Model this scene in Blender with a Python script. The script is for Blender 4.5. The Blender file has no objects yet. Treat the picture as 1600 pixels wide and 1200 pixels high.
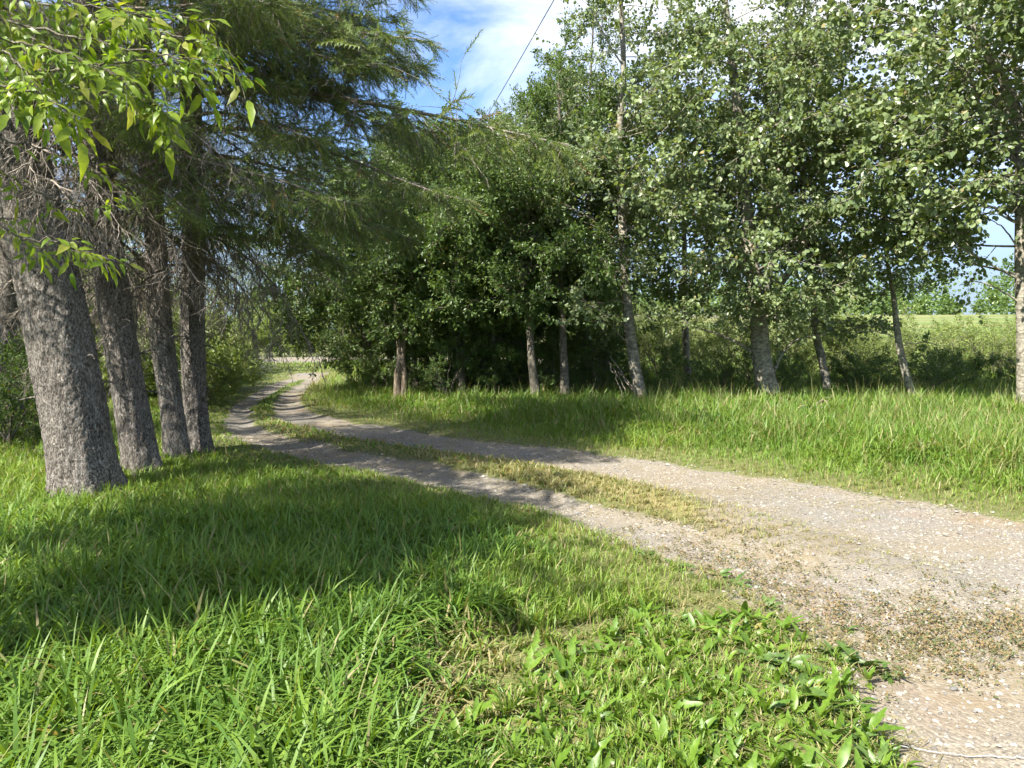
import bpy, math, random
import numpy as np
from mathutils import Vector, Matrix

# ------------------------------------------------------------------ camera, sky, sun, exposure
S = bpy.context.scene
C = S.collection
CAM_H, F, PITCH = 1.6, 1202.0, math.radians(3.81)      # focal length in pixels of a 1600 px wide frame
cam = bpy.data.cameras.new('camera')
cam.sensor_width = 36.0; cam.lens = 36.0 * F / 1600.0
cam.clip_start = 0.05; cam.clip_end = 3000
co = bpy.data.objects.new('camera', cam); C.objects.link(co)
co.location = (0, 0, CAM_H); co.rotation_euler = (math.pi / 2 - PITCH, 0, 0)
S.camera = co

SUN_EL = math.radians(47)
SUN_AZ = (-0.74, -0.67)                                # towards the sun, on the ground plan
_n = math.hypot(*SUN_AZ); SUN_AZ = (SUN_AZ[0] / _n, SUN_AZ[1] / _n)
to_sun = Vector((SUN_AZ[0] * math.cos(SUN_EL), SUN_AZ[1] * math.cos(SUN_EL), math.sin(SUN_EL)))
W = bpy.data.worlds.new('World'); S.world = W; W.use_nodes = True
wn = W.node_tree.nodes; wl = W.node_tree.links
for n in list(wn): wn.remove(n)
wo = wn.new('ShaderNodeOutputWorld'); bg = wn.new('ShaderNodeBackground')
sky = wn.new('ShaderNodeTexSky'); sky.sky_type = 'NISHITA'; sky.sun_disc = False
sky.sun_elevation = SUN_EL; sky.sun_rotation = math.atan2(SUN_AZ[0], SUN_AZ[1])
sky.air_density = 0.6; sky.dust_density = 0.0; sky.ozone_density = 3.0; sky.altitude = 500
tc = wn.new('ShaderNodeTexCoord'); mp = wn.new('ShaderNodeMapping')
mp.inputs['Scale'].default_value = (1.0, 1.0, 2.2); mp.inputs['Location'].default_value = (0.31, 0.12, 0.4)
nz = wn.new('ShaderNodeTexNoise'); nz.inputs['Scale'].default_value = 2.6; nz.inputs['Detail'].default_value = 7
nz.inputs['Roughness'].default_value = 0.58; nz.inputs['Distortion'].default_value = 0.4
cr = wn.new('ShaderNodeValToRGB'); cr.color_ramp.elements[0].position = 0.38; cr.color_ramp.elements[1].position = 0.64
mx = wn.new('ShaderNodeMix'); mx.data_type = 'RGBA'
mx.inputs['B'].default_value = (3.9, 4.1, 4.4, 1)
wl.new(tc.outputs['Generated'], mp.inputs['Vector']); wl.new(mp.outputs['Vector'], nz.inputs['Vector'])
wl.new(nz.outputs['Fac'], cr.inputs['Fac'])
sxz = wn.new('ShaderNodeSeparateXYZ'); wl.new(tc.outputs['Generated'], sxz.inputs[0])
mr = wn.new('ShaderNodeMapRange'); mr.interpolation_type = 'SMOOTHSTEP'; mr.inputs['From Min'].default_value = 0.06; mr.inputs['From Max'].default_value = 0.32; wl.new(sxz.outputs['Z'], mr.inputs['Value'])
mm = wn.new('ShaderNodeMath'); mm.operation = 'MULTIPLY'; wl.new(cr.outputs['Color'], mm.inputs[0]); wl.new(mr.outputs['Result'], mm.inputs[1]); wl.new(mm.outputs[0], mx.inputs['Factor'])
tn_ = wn.new('ShaderNodeMix'); tn_.data_type = 'RGBA'; tn_.blend_type = 'MULTIPLY'; tn_.inputs['Factor'].default_value = 1.0; tn_.inputs['B'].default_value = (0.86, 0.95, 1.0, 1)
wl.new(sky.outputs['Color'], tn_.inputs['A'])
sxh = wn.new('ShaderNodeSeparateXYZ'); wl.new(tc.outputs['Generated'], sxh.inputs[0])
mh = wn.new('ShaderNodeMapRange'); mh.interpolation_type = 'SMOOTHSTEP'; mh.inputs['From Min'].default_value = 0.34; mh.inputs['From Max'].default_value = 0.02; wl.new(sxh.outputs['Z'], mh.inputs['Value'])
hzm = wn.new('ShaderNodeMix'); hzm.data_type = 'RGBA'; hzm.inputs['B'].default_value = (1.55, 2.0, 2.5, 1)      # pale summer haze low in the sky
wl.new(mh.outputs['Result'], hzm.inputs['Factor']); wl.new(tn_.outputs['Result'], hzm.inputs['A']); wl.new(hzm.outputs['Result'], mx.inputs['A']); wl.new(mx.outputs['Result'], bg.inputs['Color'])
bg.inputs['Strength'].default_value = 0.12
wl.new(bg.outputs['Background'], wo.inputs['Surface'])
sl = bpy.data.lights.new('sun', 'SUN'); sl.energy = 5.0; sl.angle = math.radians(0.53); sl.color = (1.0, 0.95, 0.86)
so = bpy.data.objects.new('sun', sl); C.objects.link(so)
so.rotation_euler = to_sun.to_track_quat('Z', 'Y').to_euler(); so.location = (-20, -10, 30)
S.view_settings.view_transform = 'Standard'; S.view_settings.look = 'None'
S.view_settings.exposure = 1.72; S.view_settings.gamma = 1.0; S.view_settings.use_curve_mapping = False
S.render.engine = 'CYCLES'
cy = S.cycles
cy.max_bounces = 4; cy.diffuse_bounces = 3; cy.glossy_bounces = 1; cy.transmission_bounces = 3; cy.transparent_max_bounces = 4
cy.use_denoising = True; cy.use_adaptive_sampling = True; cy.adaptive_threshold = 0.03; cy.debug_use_spatial_splits = True; cy.sample_clamp_indirect = 6.0; cy.caustics_reflective = False; cy.caustics_refractive = False

# ------------------------------------------------------------------ helpers
rng = np.random.default_rng(11)
_cp, _sp = math.cos(PITCH), math.sin(PITCH)
def ray(px, py):
    dx = (px - 800) / F; dz = -(py - 600) / F
    return Vector((dx, _cp + _sp * dz, -_sp + _cp * dz))
def U(px, py, z=0.0):
    d = ray(px, py); t = (z - CAM_H) / d.z
    return Vector((d.x * t, d.y * t, z))
def P(px, py, Y):
    d = ray(px, py); t = Y / d.y
    return Vector((d.x * t, Y, CAM_H + d.z * t))

def nrm(a): return a / np.maximum(np.linalg.norm(a, axis=-1, keepdims=True), 1e-9)
def smooth(a, b, x):
    t = np.clip((x - a) / (b - a), 0, 1); return t * t * (3 - 2 * t)
def _hash(ix, iy, s):
    h = (ix.astype(np.int64) * 374761393 + iy.astype(np.int64) * 668265263 + s * 1442695041) & 0x7fffffff
    h = (h ^ (h >> 13)) * 1274126177 & 0x7fffffff
    return ((h ^ (h >> 16)) & 0xffff) / 65535.0
def vnoise(x, y, s=0):
    x = np.asarray(x, float); y = np.asarray(y, float)
    ix = np.floor(x); iy = np.floor(y); fx = x - ix; fy = y - iy
    fx = fx * fx * (3 - 2 * fx); fy = fy * fy * (3 - 2 * fy)
    a = _hash(ix, iy, s); b = _hash(ix + 1, iy, s); c = _hash(ix, iy + 1, s); d = _hash(ix + 1, iy + 1, s)
    return (a * (1 - fx) + b * fx) * (1 - fy) + (c * (1 - fx) + d * fx) * fy
def fbm(x, y, s=0, o=3):
    v = 0; a = 0.5; t = 0
    for i in range(o):
        v = v + a * vnoise(np.asarray(x) * 2 ** i, np.asarray(y) * 2 ** i, s + i * 17); t += a; a *= 0.5
    return v / t

class Geo:
    def __init__(self): self.V = []; self.F = []; self.col = []; self.n = 0
    def add(self, V, Fc, mat=0, col=None, smooth=True):
        V = np.asarray(V, float).reshape(-1, 3); Fc = np.asarray(Fc, int)
        if len(V) == 0: return
        self.V.append(V); self.F.append((Fc + self.n, mat, smooth)); self.n += len(V)
        if col is None: col = np.tile([0.5, 0, 0], (len(V), 1))
        self.col.append(np.asarray(col, float).reshape(-1, 3))
    def mesh(self, name, mats):
        me = bpy.data.meshes.new(name)
        V = np.concatenate(self.V); me.vertices.add(len(V)); me.vertices.foreach_set('co', V.ravel())
        idx = []; starts = []; mi = []; sm = []; o = 0
        for Fc, m, s in self.F:
            k = Fc.shape[1]; idx.append(Fc.ravel()); starts.append(o + np.arange(len(Fc)) * k); o += Fc.size
            mi.append(np.full(len(Fc), m)); sm.append(np.full(len(Fc), s))
        idx = np.concatenate(idx); starts = np.concatenate(starts)
        me.loops.add(len(idx)); me.loops.foreach_set('vertex_index', idx.astype(np.int32))
        me.polygons.add(len(starts)); me.polygons.foreach_set('loop_start', starts.astype(np.int32))
        me.polygons.foreach_set('material_index', np.concatenate(mi).astype(np.int32))
        me.polygons.foreach_set('use_smooth', np.concatenate(sm).astype(bool))
        at = me.attributes.new('Col', 'FLOAT_COLOR', 'POINT')
        cc = np.ones((len(V), 4)); cc[:, :3] = np.concatenate(self.col); at.data.foreach_set('color', cc.ravel())
        for m in mats: me.materials.append(m)
        me.update(calc_edges=True)
        return me

def obj(name, me, parent=None, loc=None, rot=None, mat4=None):
    o = bpy.data.objects.new(name, me); C.objects.link(o)
    if parent is not None: o.parent = parent
    if mat4 is not None: o.matrix_local = mat4
    if loc is not None: o.location = loc
    if rot is not None: o.rotation_euler = rot
    return o
def thing(name, label, cat, loc, group=None):
    o = obj(name, None, loc=loc); o.empty_display_size = 0.3
    return tag(o, label, cat, group)
def tag(o, label=None, cat=None, group=None, kind=None):
    if label: o['label'] = label
    if cat: o['category'] = cat
    if group: o['group'] = group
    if kind: o['kind'] = kind
    return o

def tubes(Pt, R, n=5):
    N, K = Pt.shape[:2]
    T = nrm(np.gradient(Pt, axis=1))
    mT = nrm(T.mean(1)); ref = np.where(np.abs(mT[:, 2:3]) < 0.85, [[0, 0, 1.0]], [[1.0, 0, 0]])[:, None, :]
    A = nrm(np.cross(T, np.broadcast_to(ref, T.shape))); B = np.cross(T, A)
    an = np.arange(n) * 2 * np.pi / n
    V = Pt[:, :, None] + R[:, :, None, None] * (np.cos(an)[:, None] * A[:, :, None] + np.sin(an)[:, None] * B[:, :, None])
    i = np.arange(N)[:, None, None]; k = np.arange(K - 1)[None, :, None]; j = np.arange(n)[None, None, :]
    b = i * K * n; j2 = (j + 1) % n
    Fq = np.stack([b + k * n + j, b + k * n + j2, b + (k + 1) * n + j2, b + (k + 1) * n + j], -1).reshape(-1, 4)
    return V.reshape(-1, 3), Fq
def stamp(TV, TF, pos, X, Y, Z, sc):
    N = len(pos); m = len(TV)
    V = pos[:, None] + sc[:, None, None] * (TV[None, :, 0:1] * X[:, None] + TV[None, :, 1:2] * Y[:, None] + TV[None, :, 2:3] * Z[:, None])
    return V.reshape(-1, 3), (np.asarray(TF)[None] + (np.arange(N) * m)[:, None, None]).reshape(-1, np.asarray(TF).shape[1])
def grow(st, di, ln, K, grav=0.0, wob=0.1, r=rng, lift=0.0):
    N = len(st); out = np.zeros((N, K, 3)); p = np.array(st, float); d = nrm(np.array(di, float)); out[:, 0] = p
    for k in range(1, K):
        g = grav + lift * (k / K)
        d = nrm(d + np.array([0, 0, 1.0]) * (np.asarray(g).reshape(-1, 1) if np.ndim(g) else g) + r.normal(0, wob, (N, 3)))
        p = p + d * (np.asarray(ln) / (K - 1)).reshape(-1, 1); out[:, k] = p
    return out
def children(Pt, n, t0, t1, ang, r=rng, flat=None):
    N, K = Pt.shape[:2]; pi = np.repeat(np.arange(N), n)
    t = (t0 + (t1 - t0) * ((np.tile(np.arange(n), N) + r.random(N * n)) / n)) * (K - 1)
    k = np.minimum(t.astype(int), K - 2); f = (t - k)[:, None]
    p = Pt[pi, k] * (1 - f) + Pt[pi, k + 1] * f; T = nrm(Pt[pi, k + 1] - Pt[pi, k])
    if flat is None: rv = r.normal(0, 1, (N * n, 3))
    else:
        side = np.where((np.tile(np.arange(n), N) % 2) == 0, 1.0, -1.0)[:, None]
        rv = nrm(np.cross(T, [[0, 0, 1.0]])) * side + r.normal(0, flat, (N * n, 3))
    perp = nrm(rv - (rv * T).sum(-1, keepdims=True) * T)
    a = np.asarray(ang)[..., None] if np.ndim(ang) else ang
    a = a * (1 + r.normal(0, 0.15, (N * n, 1)))
    return p, nrm(np.cos(a) * T + np.sin(a) * perp), pi, t / (K - 1)
def spline(pts, n):
    p = np.array([list(q) for q in pts], float); m = len(p)
    if m == 2: return p[0] + (p[1] - p[0]) * np.linspace(0, 1, n)[:, None]
    pp = np.vstack([2 * p[0] - p[1], p, 2 * p[-1] - p[-2]]); t = np.linspace(0, m - 1 - 1e-6, n); k = t.astype(int); f = (t - k)[:, None]
    a, b, c, d = pp[k], pp[k + 1], pp[k + 2], pp[k + 3]
    return 0.5 * (2 * b + (c - a) * f + (2 * a - 5 * b + 4 * c - d) * f ** 2 + (3 * b - a - 3 * c + d) * f ** 3)

# ------------------------------------------------------------------ materials
def mat_new(name):
    m = bpy.data.materials.new(name); m.use_nodes = True; nt = m.node_tree
    for n in list(nt.nodes): nt.nodes.remove(n)
    return m, nt.nodes, nt.links
def mixc(nn, ll, fac, a, b, mode='MIX'):
    m = nn.new('ShaderNodeMix'); m.data_type = 'RGBA'; m.blend_type = mode
    for s, v in (('Factor', fac), ('A', a), ('B', b)):
        if hasattr(v, 'is_linked') or hasattr(v, 'links'): ll.new(v, m.inputs[s])
        else: m.inputs[s].default_value = v if not isinstance(v, tuple) or len(v) == 4 else (*v, 1)
    return m.outputs['Result']
def leaf_mat(name, c0, c1, dry=(0.35, 0.26, 0.11), trans=0.45, tcol=(1.15, 1.1, 0.45), rough=0.45, spec=0.4, rnd=0.25, vein=0):
    m, nn, ll = mat_new(name)
    out = nn.new('ShaderNodeOutputMaterial'); at = nn.new('ShaderNodeAttribute'); at.attribute_name = 'Col'
    sx = nn.new('ShaderNodeSeparateColor'); ll.new(at.outputs['Color'], sx.inputs[0])
    oi = nn.new('ShaderNodeObjectInfo')
    ad = nn.new('ShaderNodeMath'); ad.operation = 'MULTIPLY_ADD'; ll.new(oi.outputs['Random'], ad.inputs[0]); ad.inputs[1].default_value = rnd
    sb = nn.new('ShaderNodeMath'); sb.operation = 'MULTIPLY'; sb.inputs[1].default_value = 1 - rnd
    ll.new(sx.outputs[0], sb.inputs[0]); ll.new(sb.outputs[0], ad.inputs[2])
    col = mixc(nn, ll, ad.outputs[0], c0, c1)
    col = mixc(nn, ll, sx.outputs[1], col, dry)
    if vein:
        tcx = nn.new('ShaderNodeTexCoord'); nx_ = nn.new('ShaderNodeTexNoise'); nx_.inputs['Scale'].default_value = vein; nx_.inputs['Detail'].default_value = 5; ll.new(tcx.outputs['Object'], nx_.inputs['Vector'])
        rx = nn.new('ShaderNodeValToRGB'); rx.color_ramp.elements[0].position = 0.3; rx.color_ramp.elements[1].position = 0.7; rx.color_ramp.elements[0].color = (0.62, 0.68, 0.6, 1); rx.color_ramp.elements[1].color = (1.15, 1.1, 1.0, 1); ll.new(nx_.outputs['Fac'], rx.inputs['Fac'])
        col = mixc(nn, ll, 1.0, col, rx.outputs['Color'], 'MULTIPLY')
    pb = nn.new('ShaderNodeBsdfPrincipled'); ll.new(col, pb.inputs['Base Color'])
    pb.inputs['Roughness'].default_value = rough; pb.inputs['Specular IOR Level'].default_value = spec
    tr = nn.new('ShaderNodeBsdfTranslucent'); tcn = mixc(nn, ll, 1.0, col, tcol, 'MULTIPLY'); ll.new(tcn, tr.inputs['Color'])
    ms = nn.new('ShaderNodeMixShader'); ms.inputs[0].default_value = trans
    ll.new(pb.outputs[0], ms.inputs[1]); ll.new(tr.outputs[0], ms.inputs[2]); ll.new(ms.outputs[0], out.inputs['Surface'])
    return m
def bark_mat(name, ca, cb, cc, scale=18, zs=0.35, bump=0.6, vs=1.6, crack=(0.3, 0.28, 0.26), c0=0.25, c1=0.75, dark=(0.7, 0.68, 0.66)):
    m, nn, ll = mat_new(name)
    out = nn.new('ShaderNodeOutputMaterial'); tc = nn.new('ShaderNodeTexCoord'); mp = nn.new('ShaderNodeMapping')
    mp.inputs['Scale'].default_value = (1, 1, zs); ll.new(tc.outputs['Object'], mp.inputs['Vector'])
    n1 = nn.new('ShaderNodeTexNoise'); n1.inputs['Scale'].default_value = scale; n1.inputs['Detail'].default_value = 6; n1.inputs['Roughness'].default_value = 0.65
    v1 = nn.new('ShaderNodeTexVoronoi'); v1.inputs['Scale'].default_value = scale * vs; v1.feature = 'F1'
    n2 = nn.new('ShaderNodeTexNoise'); n2.inputs['Scale'].default_value = 2.2; n2.inputs['Detail'].default_value = 4
    dm = mixc(nn, ll, 0.2, mp.outputs['Vector'], n1.outputs['Color'])
    ll.new(mp.outputs['Vector'], n1.inputs['Vector']); ll.new(dm, v1.inputs['Vector']); ll.new(tc.outputs['Object'], n2.inputs['Vector'])
    r1 = nn.new('ShaderNodeValToRGB'); r1.color_ramp.elements[0].position = 0.35; r1.color_ramp.elements[1].position = 0.65
    ll.new(n1.outputs['Fac'], r1.inputs['Fac'])
    col = mixc(nn, ll, r1.outputs['Color'], ca, cb)
    r2 = nn.new('ShaderNodeValToRGB'); r2.color_ramp.elements[0].position = 0.42; r2.color_ramp.elements[1].position = 0.7
    ll.new(n2.outputs['Fac'], r2.inputs['Fac']); col = mixc(nn, ll, r2.outputs['Color'], col, cc)
    r3 = nn.new('ShaderNodeValToRGB'); r3.color_ramp.elements[0].position = c0; r3.color_ramp.elements[0].color = (1, 1, 1, 1)
    r3.color_ramp.elements[1].position = c1; r3.color_ramp.elements[1].color = (*crack, 1)
    ll.new(v1.outputs['Distance'], r3.inputs['Fac']); col = mixc(nn, ll, 0.75, col, r3.outputs['Color'], 'MULTIPLY')
    n3 = nn.new('ShaderNodeTexNoise'); n3.inputs['Scale'].default_value = scale * 3.2; n3.inputs['Detail'].default_value = 7; n3.inputs['Roughness'].default_value = 0.75; ll.new(mp.outputs['Vector'], n3.inputs['Vector'])
    r4 = nn.new('ShaderNodeValToRGB'); r4.color_ramp.elements[0].position = 0.42; r4.color_ramp.elements[1].position = 0.58; r4.color_ramp.elements[0].color = (*dark, 1); r4.color_ramp.elements[1].color = (1.15, 1.15, 1.15, 1)
    ll.new(n3.outputs['Fac'], r4.inputs['Fac']); col = mixc(nn, ll, 1.0, col, r4.outputs['Color'], 'MULTIPLY')
    pb = nn.new('ShaderNodeBsdfPrincipled'); pb.inputs['Roughness'].default_value = 0.9; pb.inputs['Specular IOR Level'].default_value = 0.15
    ll.new(col, pb.inputs['Base Color'])
    b = nn.new('ShaderNodeBump'); b.inputs['Strength'].default_value = bump; b.inputs['Distance'].default_value = 0.02; b.invert = True
    ll.new(v1.outputs['Distance'], b.inputs['Height']); ll.new(b.outputs['Normal'], pb.inputs['Normal'])
    b2 = nn.new('ShaderNodeBump'); b2.inputs['Strength'].default_value = bump * 0.6; b2.inputs['Distance'].default_value = 0.015
    ll.new(n1.outputs['Fac'], b2.inputs['Height']); ll.new(b.outputs['Normal'], b2.inputs['Normal']); ll.new(b2.outputs['Normal'], pb.inputs['Normal'])
    ll.new(pb.outputs[0], out.inputs['Surface'])
    return m

M = {}
M['spruce_bark'] = bark_mat('spruce_bark', (0.16, 0.145, 0.125), (0.38, 0.35, 0.31), (0.30, 0.28, 0.25), 22, 0.45, 0.8, 1.2, (0.35, 0.33, 0.31), 0.4, 0.85, (0.28, 0.25, 0.23))
M['poplar_bark'] = bark_mat('poplar_bark', (0.22, 0.20, 0.16), (0.42, 0.39, 0.32), (0.33, 0.32, 0.25), 9, 1.7, 0.35)
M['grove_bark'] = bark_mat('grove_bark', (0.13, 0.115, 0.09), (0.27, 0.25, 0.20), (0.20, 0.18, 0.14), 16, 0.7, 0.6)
M['dead_twig'] = bark_mat('dead_twig', (0.19, 0.165, 0.14), (0.42, 0.375, 0.32), (0.30, 0.265, 0.225), 30, 0.6, 0.2)
M['bare_wood'] = bark_mat('bare_wood', (0.30, 0.24, 0.17), (0.42, 0.35, 0.26), (0.34, 0.29, 0.23), 14, 0.25, 0.4)
M['needles'] = leaf_mat('needles', (0.055, 0.105, 0.046), (0.235, 0.29, 0.085), trans=0.32, rough=0.5, spec=0.3, dry=(0.2, 0.13, 0.06))
M['poplar_leaf'] = leaf_mat('poplar_leaf', (0.10, 0.15, 0.06), (0.27, 0.33, 0.145), trans=0.4, rough=0.38, spec=0.5)
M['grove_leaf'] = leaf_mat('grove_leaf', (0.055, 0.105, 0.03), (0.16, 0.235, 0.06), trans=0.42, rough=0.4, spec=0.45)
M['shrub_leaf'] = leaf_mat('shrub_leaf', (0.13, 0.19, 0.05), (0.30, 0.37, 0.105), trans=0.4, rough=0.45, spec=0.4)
M['maple_leaf'] = leaf_mat('maple_leaf', (0.13, 0.235, 0.024), (0.36, 0.43, 0.05), trans=0.58, rough=0.4, spec=0.4, vein=40)
M['silver_leaf'] = leaf_mat('silver_leaf', (0.20, 0.24, 0.17), (0.34, 0.38, 0.29), trans=0.3, rough=0.6, spec=0.3)
M['grass'] = leaf_mat('grass', (0.05, 0.135, 0.02), (0.235, 0.335, 0.05), dry=(0.34, 0.275, 0.145), trans=0.42, tcol=(1.2, 1.1, 0.4), rough=0.48, spec=0.35, rnd=0.0)
M['weed'] = leaf_mat('weed', (0.07, 0.16, 0.02), (0.20, 0.31, 0.04), trans=0.42, rough=0.42, spec=0.45, rnd=0.5, vein=7)
M['knotweed'] = leaf_mat('knotweed', (0.06, 0.08, 0.028), (0.15, 0.165, 0.07), dry=(0.26, 0.17, 0.085), trans=0.25)
M['dark_weed'] = leaf_mat('dark_weed', (0.05, 0.105, 0.022), (0.12, 0.19, 0.045), trans=0.3, rough=0.45, spec=0.45, rnd=0.3, vein=7)

# ------------------------------------------------------------------ terrain plan, taken from the photograph's ground points
L_EDGE = [(462, 588), (405, 610), (366, 633), (350, 660), (362, 684), (420, 702), (520, 724), (620, 747), (720, 770), (850, 797), (950, 835), (1080, 887),
          (1190, 937), (1290, 988), (1325, 1040), (1345, 1100), (1388, 1160), (1425, 1230), (1560, 1500)]
R_EDGE = [(512, 588), (482, 608), (468, 628), (490, 645), (560, 661), (700, 681), (900, 704), (1000, 717), (1200, 746), (1400, 777), (1600, 809), (1900, 862), (2600, 980)]
MED_T = [(480, 595), (455, 607), (437, 618), (426, 632), (427, 648), (455, 664), (520, 679), (600, 691), (700, 706), (800, 719), (900, 735), (1000, 753), (1100, 776), (1220, 806), (1360, 850), (1500, 892)]
MED_B = [(468, 597), (430, 613), (402, 630), (391, 650), (405, 668), (450, 681), (530, 697), (640, 716), (760, 740), (860, 768), (960, 794), (1080, 822), (1220, 852), (1350, 885), (1480, 908)]
def wl_(pts): return np.array([[U(*p).x, U(*p).y] for p in pts])
LE, RE, MT, MB = map(wl_, (L_EDGE, R_EDGE, MED_T, MED_B))
OUTER = np.vstack([LE, [[9.0, -3.0]], RE[::-1]]); MEDIAN = np.vstack([MT, MB[::-1]])
def dist_line(x, y, L):
    d = np.full(np.shape(x), 1e9)
    for (ax, ay), (bx, by) in zip(L[:-1], L[1:]):
        vx, vy = bx - ax, by - ay; t = np.clip(((x - ax) * vx + (y - ay) * vy) / (vx * vx + vy * vy), 0, 1)
        d = np.minimum(d, np.hypot(x - ax - t * vx, y - ay - t * vy))
    return d
def inside(x, y, L):
    r = np.zeros(np.shape(x), bool); n = len(L)
    for i in range(n):
        ax, ay = L[i]; bx, by = L[(i + 1) % n]
        if ay == by: continue
        c = ((ay > y) != (by > y)) & (x < (bx - ax) * (y - ay) / (by - ay) + ax); r ^= c
    return r
ROAD_Y0, ROAD_Y1 = 33.5, 40.0
def plan(x, y):
    """signed distances: track (>0 inside the gravel outline), median (>0 inside), distance to the left / right track edge"""
    dl = dist_line(x, y, LE); dr = dist_line(x, y, RE); o = inside(x, y, OUTER)
    dm = np.minimum(dist_line(x, y, MT), dist_line(x, y, MB)); m = inside(x, y, MEDIAN)
    return np.where(o, 1, -1) * np.minimum(dl, dr), np.where(m, 1, -1) * dm, dl, dr
def height(x, y, pl=None):
    x = np.asarray(x, float); y = np.asarray(y, float)
    h = 0.05 * (fbm(x * 0.45, y * 0.45, 3) - 0.5) + 0.3 * (fbm(x * 0.06, y * 0.06, 8) - 0.5) * smooth(14, 30, y)
    so_, sm, dl, dr = plan(x, y) if pl is None else pl
    rut = smooth(-0.15, 0.3, so_) * smooth(0.1, -0.2, sm)
    h = h - 0.05 * rut
    h = h + 0.10 * smooth(0.3, 3.0, np.where((so_ < 0) & (dr < dl), dr, 0)) * smooth(45, 25, y)
    h = h + 3.6 * smooth(28, 125, y + 0.15 * x) * smooth(-12, 12, x) + 2.0 * smooth(60, 200, y)
    rd = smooth(ROAD_Y0 - 7, ROAD_Y0, y) * smooth(ROAD_Y1 + 3, ROAD_Y1, y) * smooth(4, -2, x)
    return h * (1 - rd * 0.8) + 0.34 * rd
def hz(x, y): return float(height(np.array([x]), np.array([y]))[0])

def axis(fine0, fine1, step, lo, hi):
    a = list(np.arange(fine0, fine1, step)); s = step; v = a[-1]
    while v < hi: s *= 1.16; v += s; a.append(v)
    s = step; v = fine0; b = []
    while v > lo: s *= 1.16; v -= s; b.append(v)
    return np.array(b[::-1] + a)
xs = axis(-8.5, 9.5, 0.11, -700, 700); ys = axis(1.2, 17, 0.11, -60, 1400)
gx, gy = np.meshgrid(xs, ys); gs, gm, gdl, gdr = plan(gx, gy)
gh = height(gx, gy, (gs, gm, gdl, gdr))
nzs = fbm(gx * 2.2, gy * 2.2, 21) - 0.5
gravel = smooth(-0.22, 0.22, gs + 0.35 * nzs) * (1 - smooth(-0.2, 0.18, gm + 0.3 * nzs) * smooth(3.0, 0.4, gx + 1.6 * nzs))
road = smooth(ROAD_Y0 - 0.4, ROAD_Y0 + 0.3, gy + nzs) * smooth(ROAD_Y1 + 0.5, ROAD_Y1, gy + nzs) * (gx < 4)
FR = 112 - 0.15 * gx
far_rd = smooth(2.6, 2.0, np.abs(gy - FR)) * (gx > 4)
gravel = np.maximum(gravel, np.maximum(road, far_rd))
field = smooth(30, 40, gy) * smooth(3, 9, gx) * (far_rd < 0.1)
GV = np.stack([gx, gy, gh], -1).reshape(-1, 3); ny, nx = gx.shape
Gc = np.stack([gravel, field, smooth(0.1, 0.5, gm)], -1).reshape(-1, 3)
ii, jj = np.meshgrid(np.arange(ny - 1), np.arange(nx - 1), indexing='ij')
GF = np.stack([ii * nx + jj, ii * nx + jj + 1, (ii + 1) * nx + jj + 1, (ii + 1) * nx + jj], -1).reshape(-1, 4)

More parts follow.
